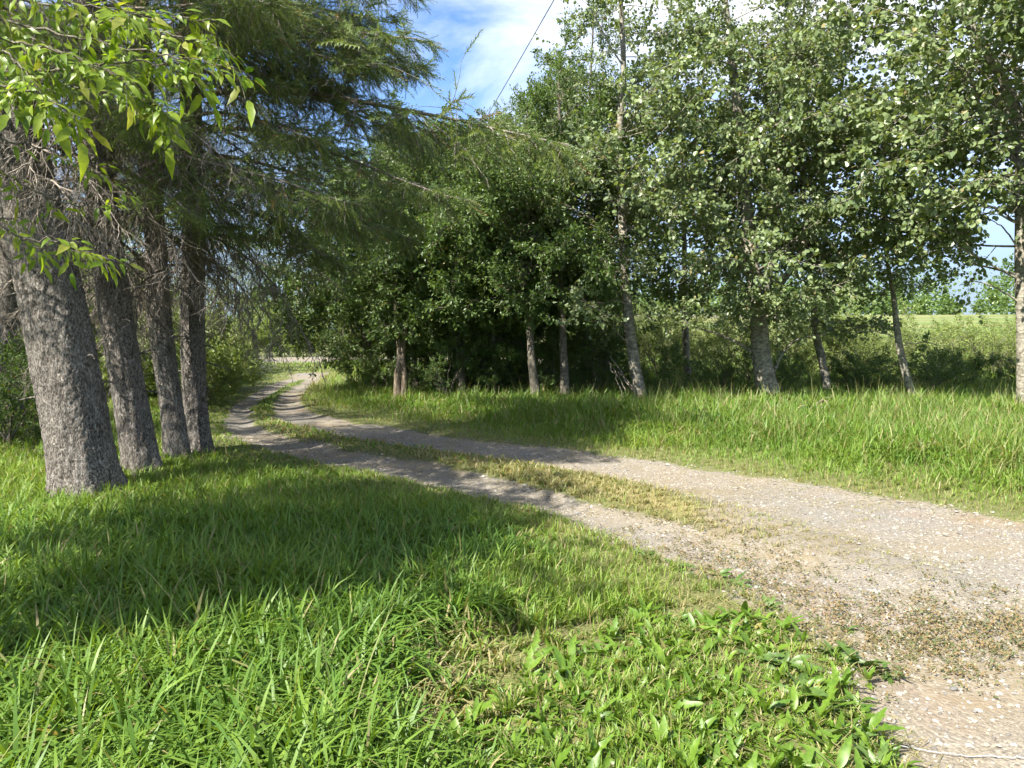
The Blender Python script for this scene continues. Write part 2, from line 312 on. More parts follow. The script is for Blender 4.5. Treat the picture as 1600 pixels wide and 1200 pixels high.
def ground_mat():
    m, nn, ll = mat_new('ground_cover')
    out = nn.new('ShaderNodeOutputMaterial'); at = nn.new('ShaderNodeAttribute'); at.attribute_name = 'Col'
    sx = nn.new('ShaderNodeSeparateColor'); ll.new(at.outputs['Color'], sx.inputs[0])
    tc = nn.new('ShaderNodeTexCoord')
    def noise(sc, det=6, ro=0.6):
        n = nn.new('ShaderNodeTexNoise'); n.inputs['Scale'].default_value = sc; n.inputs['Detail'].default_value = det; n.inputs['Roughness'].default_value = ro
        ll.new(tc.outputs['Object'], n.inputs['Vector']); return n
    def ramp(src, p0, p1, c0=(0, 0, 0, 1), c1=(1, 1, 1, 1)):
        r = nn.new('ShaderNodeValToRGB'); r.color_ramp.elements[0].position = p0; r.color_ramp.elements[1].position = p1
        r.color_ramp.elements[0].color = c0; r.color_ramp.elements[1].color = c1; ll.new(src, r.inputs['Fac']); return r.outputs['Color']
    # gravel: small stones in a tan silt
    v = nn.new('ShaderNodeTexVoronoi'); v.inputs['Scale'].default_value = 55; v.inputs['Randomness'].default_value = 1; ll.new(tc.outputs['Object'], v.inputs['Vector'])
    v2 = nn.new('ShaderNodeTexVoronoi'); v2.inputs['Scale'].default_value = 140; ll.new(tc.outputs['Object'], v2.inputs['Vector'])
    bw = nn.new('ShaderNodeSeparateColor'); ll.new(v.outputs['Color'], bw.inputs[0])
    bw2 = nn.new('ShaderNodeSeparateColor'); ll.new(v2.outputs['Color'], bw2.inputs[0])
    stone = mixc(nn, ll, bw.outputs[0], (0.105, 0.092, 0.073, 1), (0.29, 0.255, 0.205, 1))
    fine = mixc(nn, ll, bw2.outputs[0], (0.115, 0.098, 0.072, 1), (0.25, 0.215, 0.162, 1))
    n0 = noise(3.0); g = mixc(nn, ll, ramp(n0.outputs['Fac'], 0.4, 0.6), stone, fine)
    n1 = noise(1.3, 7, 0.68); g = mixc(nn, ll, ramp(n1.outputs['Fac'], 0.45, 0.68), g, (0.185, 0.15, 0.095, 1))
    n6 = noise(0.45, 5, 0.65); g = mixc(nn, ll, ramp(n6.outputs['Fac'], 0.45, 0.62, c1=(0.75, 0.75, 0.75, 1)), g, mixc(nn, ll, bw2.outputs[0], (0.10, 0.094, 0.084, 1), (0.24, 0.225, 0.20, 1)))
    n5 = noise(0.7, 4); g = mixc(nn, ll, ramp(n5.outputs['Fac'], 0.56, 0.7, c1=(0.6, 0.6, 0.6, 1)), g, (0.19, 0.125, 0.078, 1))
    # thatch and soil between the grass
    n2 = noise(9, 8); n3 = noise(40, 5)
    soil = mixc(nn, ll, n2.outputs['Fac'], (0.055, 0.075, 0.022, 1), (0.13, 0.135, 0.045, 1))
    soil = mixc(nn, ll, ramp(n3.outputs['Fac'], 0.5, 0.75), soil, (0.20, 0.165, 0.085, 1))
    med = mixc(nn, ll, n2.outputs['Fac'], (0.16, 0.15, 0.06, 1), (0.30, 0.245, 0.12, 1)); soil = mixc(nn, ll, sx.outputs[2], soil, med)
    # hay field
    mpf = nn.new('ShaderNodeMapping'); mpf.inputs['Scale'].default_value = (0.06, 0.22, 1); ll.new(tc.outputs['Object'], mpf.inputs['Vector'])
    n4 = nn.new('ShaderNodeTexNoise'); n4.inputs['Scale'].default_value = 1; n4.inputs['Detail'].default_value = 6; ll.new(mpf.outputs['Vector'], n4.inputs['Vector'])
    fld = mixc(nn, ll, ramp(n4.outputs['Fac'], 0.42, 0.6), (0.09, 0.14, 0.035, 1), (0.23, 0.195, 0.085, 1))
    fld = mixc(nn, ll, n2.outputs['Fac'], fld, (0.12, 0.155, 0.05, 1))
    col = mixc(nn, ll, sx.outputs[1], soil, fld)
    mk = nn.new('ShaderNodeMath'); mk.operation = 'MULTIPLY_ADD'; ll.new(n3.outputs['Fac'], mk.inputs[0]); mk.inputs[1].default_value = 0.5
    sb = nn.new('ShaderNodeMath'); sb.operation = 'SUBTRACT'; ll.new(sx.outputs[0], sb.inputs[0]); sb.inputs[1].default_value = 0.25; ll.new(sb.outputs[0], mk.inputs[2])
    gm_ = ramp(mk.outputs[0], 0.35, 0.6); col = mixc(nn, ll, gm_, col, g)
    pb = nn.new('ShaderNodeBsdfPrincipled'); pb.inputs['Roughness'].default_value = 0.92; pb.inputs['Specular IOR Level'].default_value = 0.2
    ll.new(col, pb.inputs['Base Color'])
    b = nn.new('ShaderNodeBump'); b.invert = True; b.inputs['Strength'].default_value = 0.6; b.inputs['Distance'].default_value = 0.008; ll.new(v.outputs['Distance'], b.inputs['Height'])
    b2 = nn.new('ShaderNodeBump'); b2.inputs['Strength'].default_value = 0.6; b2.inputs['Distance'].default_value = 0.012; ll.new(n2.outputs['Fac'], b2.inputs['Height']); ll.new(b.outputs['Normal'], b2.inputs['Normal'])
    ll.new(b2.outputs['Normal'], pb.inputs['Normal']); ll.new(pb.outputs[0], out.inputs['Surface'])
    return m
M['ground'] = ground_mat()
def ground_piece(name, faces):
    used = np.unique(faces); remap = np.full(len(GV), -1); remap[used] = np.arange(len(used))
    g = Geo(); g.add(GV[used], remap[faces], 0, Gc[used]); o = obj(name, g.mesh(name, [M['ground']])); o['kind'] = 'structure'; return o
fc = GV[GF].mean(1)
in_track = (Gc[GF][:, :, 0].max(1) > 0.3) & (fc[:, 1] < ROAD_Y0 - 0.5)
in_road = (fc[:, 1] >= ROAD_Y0 - 0.5) & (fc[:, 1] < ROAD_Y1 + 0.6) & (fc[:, 0] < 4)
in_far = (Gc[GF][:, :, 0].max(1) > 0.1) & (fc[:, 1] > 60)
in_field = (Gc[GF][:, :, 1].max(1) > 0.5) & ~in_far & ~in_road
ground_piece('gravel_track', GF[in_track]); ground_piece('gravel_road', GF[in_road]); ground_piece('distant_road', GF[in_far]); ground_piece('hay_field', GF[in_field])
ground_piece('ground', GF[~(in_track | in_road | in_far | in_field)])

# ------------------------------------------------------------------ plant pieces (shared meshes)
LEAF_ROUND = (np.array([[0, 0, 0], [0.25, 0.42, 0.10], [0.72, 0.40, 0.09], [1.08, 0, -0.05], [0.72, -0.40, 0.09], [0.25, -0.42, 0.10]]), [[0, 3, 2, 1], [0, 5, 4, 3]])
LEAF_POINT = (np.array([[0, 0, 0], [0.3, 0.30, 0.08], [0.65, 0.24, 0.06], [1.15, 0, -0.12], [0.65, -0.24, 0.06], [0.3, -0.30, 0.08]]), [[0, 3, 2, 1], [0, 5, 4, 3]])
def leaf_frames(pos, dirs, r, up_bias=0.5, droop=0.3):
    X = nrm(dirs + r.normal(0, 0.55, dirs.shape) + np.array([0, 0, -droop]))
    N = r.normal(0, 0.7, X.shape) + np.array([0, 0, up_bias]); Y = nrm(np.cross(N, X)); Z = np.cross(X, Y)
    return X, Y, Z
def leafy_branch(seed, leaf, size, mats, L=2.2, n1=11, n2=5, per=11, grav=-0.02, lift=0.0, ang=0.8, petiole=0.03, up=0.5, droop=0.3, bare=0.12, spread=0.045):
    r = np.random.default_rng(seed); g = Geo()
    A = grow(np.zeros((1, 3)), np.array([[1, 0, 0.0]]), np.array([L]), 10, grav, 0.09, r, lift)
    R = np.linspace(0.018, 0.004, 10)[None] * L / 2.2; g.add(*tubes(A, R, 5), 0)
    p, d, pi, t = children(A, n1, bare, 1.0, ang, r); l1 = L * (0.5 - 0.32 * t) * r.uniform(0.7, 1.25, len(t))
    B = grow(p, d, l1, 7, grav, 0.12, r, lift); g.add(*tubes(B, np.linspace(0.007, 0.0025, 7)[None] * np.ones((len(p), 1)), 4), 0)
    p, d, pi, t2 = children(B, n2, 0.2, 1.0, 0.75, r); l2 = l1[pi] * r.uniform(0.25, 0.55, len(pi))
    D = grow(p, d, l2, 4, grav, 0.15, r); g.add(*tubes(D, np.linspace(0.003, 0.0012, 4)[None] * np.ones((len(p), 1)), 3), 0)
    allp = []
    for Q, n in ((D, per), (B, per), (A, per * 2)):
        p, d, pi, t = children(Q, n, 0.15 if Q is not A else 0.5, 1.03, 0.9, r); allp.append((p + d * r.uniform(0.3, 1.6, (len(p), 1)) * spread, d))
    pos = np.concatenate([a[0] for a in allp]); dr = np.concatenate([a[1] for a in allp])
    X, Y, Z = leaf_frames(pos, dr, r, up, droop)
    sc = size * r.uniform(0.65, 1.2, len(pos)); V, Fc = stamp(leaf[0], leaf[1], pos, X, Y, Z, sc)
    tint = np.clip(r.normal(0.45, 0.25, len(pos)), 0, 1); dry = (r.random(len(pos)) < 0.012) * 0.7
    col = np.repeat(np.stack([tint, dry, np.zeros(len(pos))], -1), len(leaf[0]), 0); g.add(V, Fc, 1, col, smooth=False)
    return g.mesh('leafy_branch', mats)

POPLAR = [leafy_branch(100 + i, LEAF_ROUND, 0.079, [M['poplar_bark'], M['poplar_leaf']], n1=11, n2=5, per=7, lift=0.10, up=0.3, droop=0.6, spread=0.032) for i in range(7)]
GROVE = [leafy_branch(200 + i, LEAF_POINT, 0.085, [M['grove_bark'], M['grove_leaf']], n1=11, n2=5, per=9, grav=-0.02, up=0.8, droop=0.35) for i in range(6)]
SHRUB = [leafy_branch(300 + i, LEAF_POINT, 0.055, [M['grove_bark'], M['shrub_leaf']], L=1.5, n1=10, n2=4, per=9, lift=0.05, up=0.6, droop=0.2, bare=0.05) for i in range(5)]
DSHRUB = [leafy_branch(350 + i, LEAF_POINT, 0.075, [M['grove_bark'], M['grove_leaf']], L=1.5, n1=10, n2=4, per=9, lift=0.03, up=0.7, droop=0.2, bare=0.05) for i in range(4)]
SILVER = [leafy_branch(380 + i, LEAF_POINT, 0.05, [M['grove_bark'], M['silver_leaf']], L=1.0, n1=9, n2=3, per=8, lift=0.05, up=0.4, droop=0.0, bare=0.1) for i in range(2)]

def needle_tmpl(n=28, L=0.16, nl=0.030, w=0.0068, seed=0):
    r = np.random.default_rng(seed); V = []; Fc = []
    for i in range(n):
        t = i / n; a = i * 2.4; x = t * L; al = 1.05 - 0.4 * t
        o = np.array([math.cos(al), math.sin(al) * math.cos(a), math.sin(al) * math.sin(a)]); s = np.array([0, -math.sin(a), math.cos(a)])
        b = np.array([x, 0, 0]); ln = nl * r.uniform(0.8, 1.15)
        V += [b + s * w / 2, b - s * w / 2, b + o * ln]; Fc.append([3 * i, 3 * i + 1, 3 * i + 2])
    k = len(V); V += [np.array([0, 0.003, 0]), np.array([0, -0.003, 0]), np.array([L, 0, 0])]; Fc.append([k, k + 1, k + 2])
    return np.array(V), Fc
NEEDLE = needle_tmpl()
def spruce_bough(seed, L=3.6, live=0.27, nlat=32, hang=2, dens=0.95):
    r = np.random.default_rng(seed); g = Geo()
    A = grow(np.zeros((1, 3)), np.array([[1, 0, 0.12]]), np.array([L]), 16, -0.055, 0.035, r, 0.075)
    g.add(*tubes(A, np.linspace(0.032, 0.006, 16)[None], 6), 0)
    p, d, pi, t = children(A, nlat, 0.08, 1.0, 0.95, r, flat=0.35)
    ln = (0.25 + 1.15 * np.sin(np.pi * np.clip(t * 0.9 + 0.08, 0, 1)) ** 0.8 * (1.05 - t)) * r.uniform(0.6, 1.2, len(t))
    B = grow(p, d, ln, 8, -0.04, 0.08, r, 0.05); g.add(*tubes(B, np.linspace(0.008, 0.002, 8)[None] * np.ones((len(p), 1)), 4), 0)
    lat_live = t > live * r.uniform(0.75, 1.25, len(t))
    # hanging branchlets
    n2 = 7; p2, d2, pi2, t2 = children(B, n2, 0.12, 1.0, 0.8, r, flat=0.6)
    l2 = ln[pi2] * r.uniform(0.25, 0.6, len(pi2)) + 0.08
    D = grow(p2, nrm(d2 + np.array([0, 0, -0.12])), l2, 6, -0.10, 0.12, r); g.add(*tubes(D, np.linspace(0.0035, 0.0013, 6)[None] * np.ones((len(p2), 1)), 3), 0)
    lv2 = lat_live[pi2] & (r.random(len(pi2)) < 0.62)
    # thin bare pendants
    p3, d3, pi3, t3 = children(B, hang, 0.1, 0.9, 1.0, r)
    E = grow(p3, nrm(d3 * 0.6 + np.array([0, 0, -0.8])), r.uniform(0.15, 0.55, len(p3)), 6, -0.2, 0.2, r); g.add(*tubes(E, np.linspace(0.0032, 0.001, 6)[None] * np.ones((len(p3), 1)), 3), 0)
    # living shoots
    pos = []; dr = []
    for Q, lv, n in ((B[lat_live], None, int(9 * dens)), (D[lv2], None, max(2, int(3 * dens)))):
        if len(Q) == 0: continue
        a, b, _, tt = children(Q, n, 0.12, 0.97, 0.5, r, flat=0.5); pos.append(a); dr.append(b)
        tip = Q[:, -1]; pos.append(tip); dr.append(nrm(Q[:, -1] - Q[:, -2]))
    a, b, _, _ = children(A, 16, live + 0.15, 1.0, 0.5, r, flat=0.5); pos.append(a); dr.append(b)
    pos = np.concatenate(pos); X = nrm(np.concatenate(dr) + r.normal(0, 0.12, (len(pos), 3)) + np.array([0, 0, -0.12]))
    N = r.normal(0, 1, X.shape); Y = nrm(np.cross(N, X)); Z = np.cross(X, Y); sc = r.uniform(0.85, 1.6, len(pos))
    V, Fc = stamp(NEEDLE[0], NEEDLE[1], pos, X, Y, Z, sc)
    tint = np.clip(r.normal(0.45, 0.25, len(pos)), 0, 1); dry = (r.random(len(pos)) < 0.03) * 0.8
    g.add(V, Fc, 1, np.repeat(np.stack([tint, dry, dry * 0], -1), len(NEEDLE[0]), 0), smooth=False)
    return g.mesh('spruce_bough', [M['dead_twig'], M['needles']])
BOUGH = [spruce_bough(400 + i) for i in range(5)]
def dead_bough(seed, L=2.4, n1=16, n2=7, n3=2):
    r = np.random.default_rng(seed); g = Geo()
    A = grow(np.zeros((1, 3)), np.array([[1, 0, 0.0]]), np.array([L]), 12, -0.07, 0.06, r)
    g.add(*tubes(A, np.linspace(0.02, 0.004, 12)[None], 5), 0)
    p, d, pi, t = children(A, n1, 0.1, 1.0, 0.9, r, flat=0.6); l1 = r.uniform(0.3, 1.0, len(t)) * (1.1 - 0.5 * t)
    B = grow(p, nrm(d + np.array([0, 0, -0.3])), l1, 9, -0.10, 0.16, r); g.add(*tubes(B, np.linspace(0.007, 0.0018, 9)[None] * np.ones((len(p), 1)), 4), 0)
    p, d, pi, t = children(B, n2, 0.1, 1.0, 0.8, r); l2 = l1[pi] * r.uniform(0.2, 0.65, len(pi))
    D = grow(p, nrm(d + np.array([0, 0, -0.35])), l2, 7, -0.13, 0.22, r); g.add(*tubes(D, np.linspace(0.005, 0.0018, 7)[None] * np.ones((len(p), 1)), 3), 0)
    p, d, pi, t = children(D, n3, 0.1, 1.0, 0.8, r)
    E = grow(p, d, r.uniform(0.06, 0.2, len(p)), 4, -0.1, 0.25, r); g.add(*tubes(E, np.linspace(0.0022, 0.001, 4)[None] * np.ones((len(p), 1)), 3), 0)
    return g.mesh('dead_branch', [M['dead_twig']])
DEAD = [dead_bough(500 + i) for i in range(4)]

def frame(dirn, roll=0.0, sc=1.0, at=(0, 0, 0)):
    X = Vector(dirn).normalized(); Y = Vector((0, 0, 1)).cross(X)
    Y = Y.normalized() if Y.length > 1e-3 else Vector((0, 1, 0)); Z = X.cross(Y)
    R = Matrix((X, Y, Z)).transposed() @ Matrix.Rotation(roll, 3, 'X')
    return Matrix.Translation(Vector(at)) @ R.to_4x4() @ Matrix.Scale(sc, 4)

def trunk_geo(g, path, rad, sides=14, rings=40, amp=0.03, flare=0.35, seed=0, fine=0.0, mat=0):
    """a tapered, slightly lumpy trunk along a path of points (relative to the tree's base)"""
    c = spline(path, rings); rr = np.interp(np.linspace(0, 1, rings), np.linspace(0, 1, len(rad)), rad)
    hgt = c[:, 2] - c[0, 2]
    rr = rr * (1 + flare * np.exp(-np.maximum(hgt, 0) / 0.22))
    V, Fq = tubes(c[None], rr[None], sides); V = V.reshape(rings, sides, 3)
    a = np.arange(sides) * 2 * np.pi / sides; ca, sa = np.cos(a)[None] * 1.6 + 9, np.sin(a)[None] * 1.6 + 9
    hh = hgt[:, None] * 1.0
    lump = (fbm(ca + hh * 0.7, sa + hh * 0.9, seed) - 0.5) * 2 * amp / max(rr[0], 0.05) * 1.2
    butt = 0.2 * np.cos(a[None] * 5 + seed) * np.exp(-np.maximum(hh, 0) / 0.16) * (flare > 0.2)
    f = 1 + lump + butt
    if fine:
        u = a[None] * rr[0] * 52 + 0.9 * fbm(ca * 3, hh * 3 + sa, seed + 2, 2); v = hh * 22
        rg = np.abs(fbm(u, v + 3, seed + 5, 3) - 0.5) * 2; f = f + fine * (np.minimum(rg * 2.4, 1) - 0.6) * 1.5 + 0.5 * fine * (fbm(u * 0.3, v * 0.2, seed + 9, 2) - 0.5)
    V = c[:, None] + (V - c[:, None]) * f[..., None]
    g.add(V, Fq, mat)
def limb_geo(g, pts, r0, r1, sides=6, K=14, wob=0.02, seed=0, mat=0):
    r = np.random.default_rng(seed); c = spline(pts, K); c[1:-1] += r.normal(0, wob, (K - 2, 3))
    g.add(*tubes(c[None], np.linspace(r0, r1, K)[None], sides), mat); return c

def extend(path, H, seed, wander=0.12):
    r = random.Random(seed); p = [Vector(q) for q in path]; d = (p[-1] - p[-2]); d = d / max(abs(d.z), 0.2); d.x *= 0.7; d.y *= 0.7
    while p[-1].z < H:
        st = min(1.5, H - p[-1].z + 0.01); p.append(p[-1] + Vector((d.x * st + r.uniform(-wander, wander), d.y * st + r.uniform(-wander, wander), st)))
        d.x *= 0.6; d.y *= 0.6; d.z = 1
    return p

def leafy_tree(name, label, stems, Y, family, bark, h0=2.0, n=42, Lmax=2.6, seed=1, limbs=(), group=None, elev=(-12, 50), per_stem=None, part='leafy_branch', cat='tree', taper_top=0.35, sides=12, skip=None, low_scale=1.0):
    """stems: list of (pixel points [(px,py)], base radius m, top height m); Y depth of the base"""
    r = random.Random(seed); b0 = stems[0][0][0]; bx = P(b0[0], b0[1], Y).x; base = Vector((bx, Y, hz(bx, Y) - 0.05))
    t = thing(name, label, cat, base, group); g = Geo(); paths = []
    for k, (pts, r0, H) in enumerate(stems):
        w = [P(px, py, Y) for px, py in pts]
        if k == 0: w[0] = base.copy()
        w = extend(w, H, seed * 7 + k); loc = [q - base for q in w]; rel = np.linspace(1, 0.12, 8) * r0
        trunk_geo(g, loc, rel, sides, 44, amp=0.012 + 0.05 * r0, flare=0.3 if k == 0 else 0.0, seed=seed + k, fine=0.02); paths.append((spline(loc, 60), r0, H))
    for k, (pts, r0) in enumerate(limbs):
        dy = 0; w = []
        for q in pts: w.append(P(q[0], q[1], Y + (q[2] if len(q) > 2 else 0)) - base)
        limb_geo(g, w, r0, r0 * 0.35, 6, 14, 0.012, seed * 31 + k)
    obj('trunk', g.mesh('trunk', [bark]), t)
    ga = r.uniform(0, 6.28); cr_ = obj('crown', None, t)
    for c, r0, H in paths:
        hs = c[:, 2]; k0 = int(np.argmin(np.abs(hs - h0))); m = int(n * (hs[-1] - max(hs[0], h0)) / max(paths[0][0][-1, 2] - h0, 1) + 0.5)
        for i in range(m):
            u = ((i + r.random()) / m) ** 1.12; h = max(h0, hs[0]) + u * (hs[-1] - max(h0, hs[0])); k = int(np.clip(np.searchsorted(hs, h), 0, 59)); q = Vector(c[k])
            ga += 2.4 + r.uniform(-0.5, 0.5); e = math.radians(r.uniform(*elev) * (0.5 + 0.8 * u))
            d = Vector((math.cos(ga) * math.cos(e), math.sin(ga) * math.cos(e), math.sin(e)))
            if u < 0.28: e = math.radians(r.uniform(-38, 12))
            prof = (0.62 + 0.38 * math.sin(min(1, u * 2.2 + 0.25) * math.pi / 2)) * (1 - (1 - taper_top) * max(0, (u - 0.45) / 0.55))
            sc = Lmax / 2.2 * prof * r.uniform(0.7, 1.15)
            if skip and skip(base + q, d, sc): continue
            obj(part, family[r.randrange(len(family))], cr_, mat4=frame(d, r.uniform(-0.6, 0.6), sc, q))
    return t

def shrub(label, x, y, h, wd, family, seed, n=14, group=None, name='shrub', L=1.5, cat='shrub'):
    r = random.Random(seed); base = Vector((x, y, hz(x, y) - 0.03)); t = thing(name, label, cat, base, group)
    g = Geo()
    for k in range(5):
        a = r.uniform(0, 6.28); q = Vector((math.cos(a) * wd * 0.28, math.sin(a) * wd * 0.28, h * 0.62)); limb_geo(g, [(r.uniform(-.08, .08), r.uniform(-.08, .08), 0), q * 0.5 + Vector((0, 0, 0.1)), q], 0.018, 0.006, 5, 8, 0.02, seed + k)
    obj('stems', g.mesh('stems', [M['grove_bark']]), t)
    for i in range(n):
        a = i * 2.4 + r.uniform(-0.4, 0.4); u = (i + r.random()) / n; rad = wd * 0.5 * r.uniform(0.1, 0.75) * (1 - 0.45 * u); z = h * (0.02 + 0.62 * u)
        e = math.radians(r.uniform(15, 60) + 20 * u); d = (math.cos(a) * math.cos(e), math.sin(a) * math.cos(e), math.sin(e))
        sc = max(h, wd) * r.uniform(0.36, 0.55) / L
        obj('leafy_branch', family[r.randrange(len(family))], t, mat4=frame(d, r.uniform(-0.5, 0.5), sc, (math.cos(a) * rad * 0.5, math.sin(a) * rad * 0.5, z)))
    return t

# ------------------------------------------------------------------ spruces on the left
def spruce(label, pts, Y, r0, H, seed, h_live, nb, Lb, h_dead=(2.0, 4.2), nd=10, aim=(), sides=20, rings=70, group='spruces beside the lawn', dead_sc=(0.6, 1.1), keep=None, stubs=10):
    r = random.Random(seed); bx = P(pts[0][0], pts[0][1], Y).x; base = Vector((bx, Y, hz(bx, Y) - 0.06))
    t = thing('spruce_tree', label, 'tree', base, group); w = [P(px, py, Y) for px, py in pts]; w[0] = base.copy()
    w = extend(w, H, seed, 0.06); loc = [q - base for q in w]; g = Geo()
    trunk_geo(g, loc, np.array([1, 0.95, 0.9, 0.8, 0.62, 0.45, 0.3, 0.16, 0.03]) * r0, sides, rings, amp=0.02 + 0.03 * r0, flare=0.26, seed=seed, fine=0.034)
    c = spline(loc, 120)
    for k in range(stubs):
        h = r.uniform(0.9, 3.2); q = Vector(c[int(np.argmin(np.abs(c[:, 2] - h)))]); a = r.uniform(0, 6.28); e = r.uniform(-0.3, 0.25); rr_ = r0 * 0.75
        d = Vector((math.cos(a), math.sin(a), e)); limb_geo(g, [q + d * rr_ * 0.8, q + d * (rr_ + 0.12), q + d * (rr_ + r.uniform(0.15, 0.4)) - Vector((0, 0, 0.05))], 0.014, 0.006, 5, 5, 0.004, seed + k)
    obj('trunk', g.mesh('trunk', [M['spruce_bark']]), t)
    cr_ = obj('crown', None, t)
    def put(fam, nm, h, a, e, L, Lref):
        q = Vector(c[int(np.argmin(np.abs(c[:, 2] - h)))]); d = Vector((math.cos(a) * math.cos(e), math.sin(a) * math.cos(e), math.sin(e)))
        if keep and not keep(base + q, d, L): return
        obj(nm, fam[r.randrange(len(fam))], cr_, mat4=frame(d, r.uniform(-0.15, 0.15), L / Lref, q))
    ga = r.uniform(0, 6)
    for i in range(nb):
        u = (i + r.random() * 0.8) / nb; h = h_live + u ** 1.15 * (H - h_live - 0.3); ga += 2.4 + r.uniform(-0.3, 0.3)
        put(BOUGH, 'bough', h, ga, math.radians(r.uniform(-14, 8) + 22 * u), Lb * (1.0 - 0.86 * u) * r.uniform(0.8, 1.12) + 0.25, 3.6)
    for i in range(nd):
        ga += 2.4 + r.uniform(-0.5, 0.5); put(DEAD, 'dead_branch', r.uniform(*h_dead), ga, math.radians(r.uniform(-25, 12)), 2.4 * r.uniform(*dead_sc), 2.4)
    for (h, a, e, L) in aim: put(BOUGH, 'bough', h, math.radians(a), math.radians(e), L, 3.6)
    return t
def YB(px, py): return U(px, py).y
spruce('thickest spruce at the left edge, scaly grey trunk leaning left', [(140, 772), (112, 620), (80, 460), (42, 300)], YB(140, 772), 0.305, 12, 1, 5.4, 20, 2.3, (3.0, 5.0), 18, sides=120, rings=420, stubs=6,
       aim=[(4.3, -35, -6, 2.3), (4.8, -65, -2, 2.1), (5.3, -15, 0, 2.4)])
spruce('spruce with leaning ridged trunk, second from the left edge', [(226, 742), (200, 600), (180, 480), (160, 330)], YB(226, 742), 0.185, 12, 2, 4.8, 20, 2.7, (2.5, 4.6), 20, sides=64, rings=260,
       aim=[(3.7, -12, -6, 3.2), (5.0, -30, 0, 2.8), (5.4, 10, 0, 3.0), (4.1, -55, -8, 2.3), (4.7, -80, -2, 2.1), (3.5, -35, -12, 2.0)])
spruce('spruce with slimmest trunk, third from the left edge', [(279, 716), (263, 600), (249, 490), (240, 330)], YB(279, 716), 0.15, 12, 3, 4.8, 20, 2.8, (2.5, 4.8), 18, sides=54, rings=240,
       aim=[(3.8, -30, -6, 3.3), (4.2, -62, -8, 2.6), (4.7, -85, -3, 2.3), (3.6, -48, -12, 2.4), (5.2, -20, 0, 3.2), (5.8, 0, 2, 3.2), (6.2, -45, 2, 3.0)])
spruce('spruce nearest the track bend with upright dark trunk', [(313, 706), (303, 600), (300, 470), (303, 330)], YB(313, 706), 0.165, 14, 4, 4.8, 28, 2.8, (2.5, 4.6), 16, sides=54, rings=240,
       aim=[(4.75, -9, 0, 5.0), (5.7, 4, -2, 3.1), (4.3, -26, -6, 3.9), (3.7, -4, -8, 3.0), (4.0, 24, -4, 3.2), (4.5, -48, -6, 3.0), (3.8, -62, -10, 2.6), (5.2, -58, 0, 2.8), (3.4, -30, -12, 2.6), (5.0, -90, -2, 2.3), (5.5, -24, 2, 3.3), (6.2, -8, 2, 2.8), (6.5, 14, 4, 2.9), (5.9, 30, 2, 3.2), (6.7, -30, 4, 2.7), (5.2, 18, -2, 3.2)])
for k, (x, y, H) in enumerate([(-8.6, 13.2, 15), (-7.4, 18.2, 15), (-10.5, 9.0, 15)]):
    px = 800 + x / y * F * 0.998
    spruce(['spruce half hidden behind the thick leaning trunk', 'spruce standing behind the upright trunk by the track bend', 'spruce of the back row at the far left edge'][k],
           [(px, 680), (px - 4, 500), (px - 6, 360)], y, 0.2, H, 20 + k, 3.4, 30, 3.2, (2.4, 4.2), 5, sides=16, rings=40, group='spruces of the back row', stubs=0)

# ------------------------------------------------------------------ box elder reaching in from the upper left
def leaf_outline(n, fw, L, wv=0.0, fold=0.12, bend=-0.25, seed=0):
    """one blade with a midrib: n stations along x, half width fw(t)"""
    r = random.Random(seed); V = []; Fc = []
    for i in range(n + 1):
        t = i / n; z = bend * t * t * L; w = fw(t) * L
        V += [(t * L, w, z + fold * w + wv * math.sin(t * 9 + seed) * w), (t * L, 0, z), (t * L, -w, z + fold * w + wv * math.cos(t * 8 + seed) * w)]
    for i in range(n):
        a = 3 * i; Fc += [(a, a + 1, a + 4, a + 3), (a + 1, a + 2, a + 5, a + 4)]
    return np.array(V, float), Fc
def elder_leaf(seed):
    r = np.random.default_rng(seed); g = Geo(); k = r.choice([3, 5, 5]); pet = 0.05
    rach = 0.07 if k == 3 else 0.12
    ax = spline([(0, 0, 0), (pet, 0, 0.006), (pet + rach, 0, -0.015)], 6); g.add(*tubes(ax[None], np.full((1, 6), 0.0013), 3), 1)
    spots = [(pet + rach, 0, 0.0)] + [(pet + 0.012 + (0.5 * rach if (k == 5 and j > 1) else 0), s, 1) for j, s in enumerate([1, -1, 1, -1][:k - 1])]
    for x, s, q in spots:
        L = r.uniform(0.07, 0.10) * (1.12 if s == 0 else 0.95)
        V, Fc = leaf_outline(6, lambda t: 0.18 * (math.sin(math.pi * min(1, t * 0.98 + 0.02) ** 0.7) ** 0.9) * (1 + 0.16 * math.sin(t * 14)), L, 0.12, 0.2, -r.uniform(0.2, 0.6), int(r.integers(99)))
        a = s * r.uniform(0.75, 1.1); ca, sa = math.cos(a), math.sin(a); V = V @ np.array([[ca, sa, 0], [-sa, ca, 0], [0, 0, 1]])
        V += np.array([x + 0.008 * ca, 0.012 * s, -0.004 - 0.1 * abs(s) * 0]); V[:, 2] -= 0.12 * np.hypot(V[:, 0] - x, V[:, 1])
        col = np.tile([np.clip(r.normal(0.4, 0.25), 0, 1), 0.35 * (r.random() < 0.12), 0], (len(V), 1)); g.add(V, Fc, 0, col)
    return g.mesh('leaf', [M['maple_leaf'], M['grove_bark']])
ELDER = [elder_leaf(600 + i) for i in range(7)]
et = thing('box_elder_tree', 'box elder whose bright yellow green compound leaves hang in at the upper left corner', 'tree', (-4.3, 1.5, hz(-4.3, 1.5)))
ebase = Vector(et.location); ecr = obj('crown', None, et); rr = random.Random(77); eg = Geo()
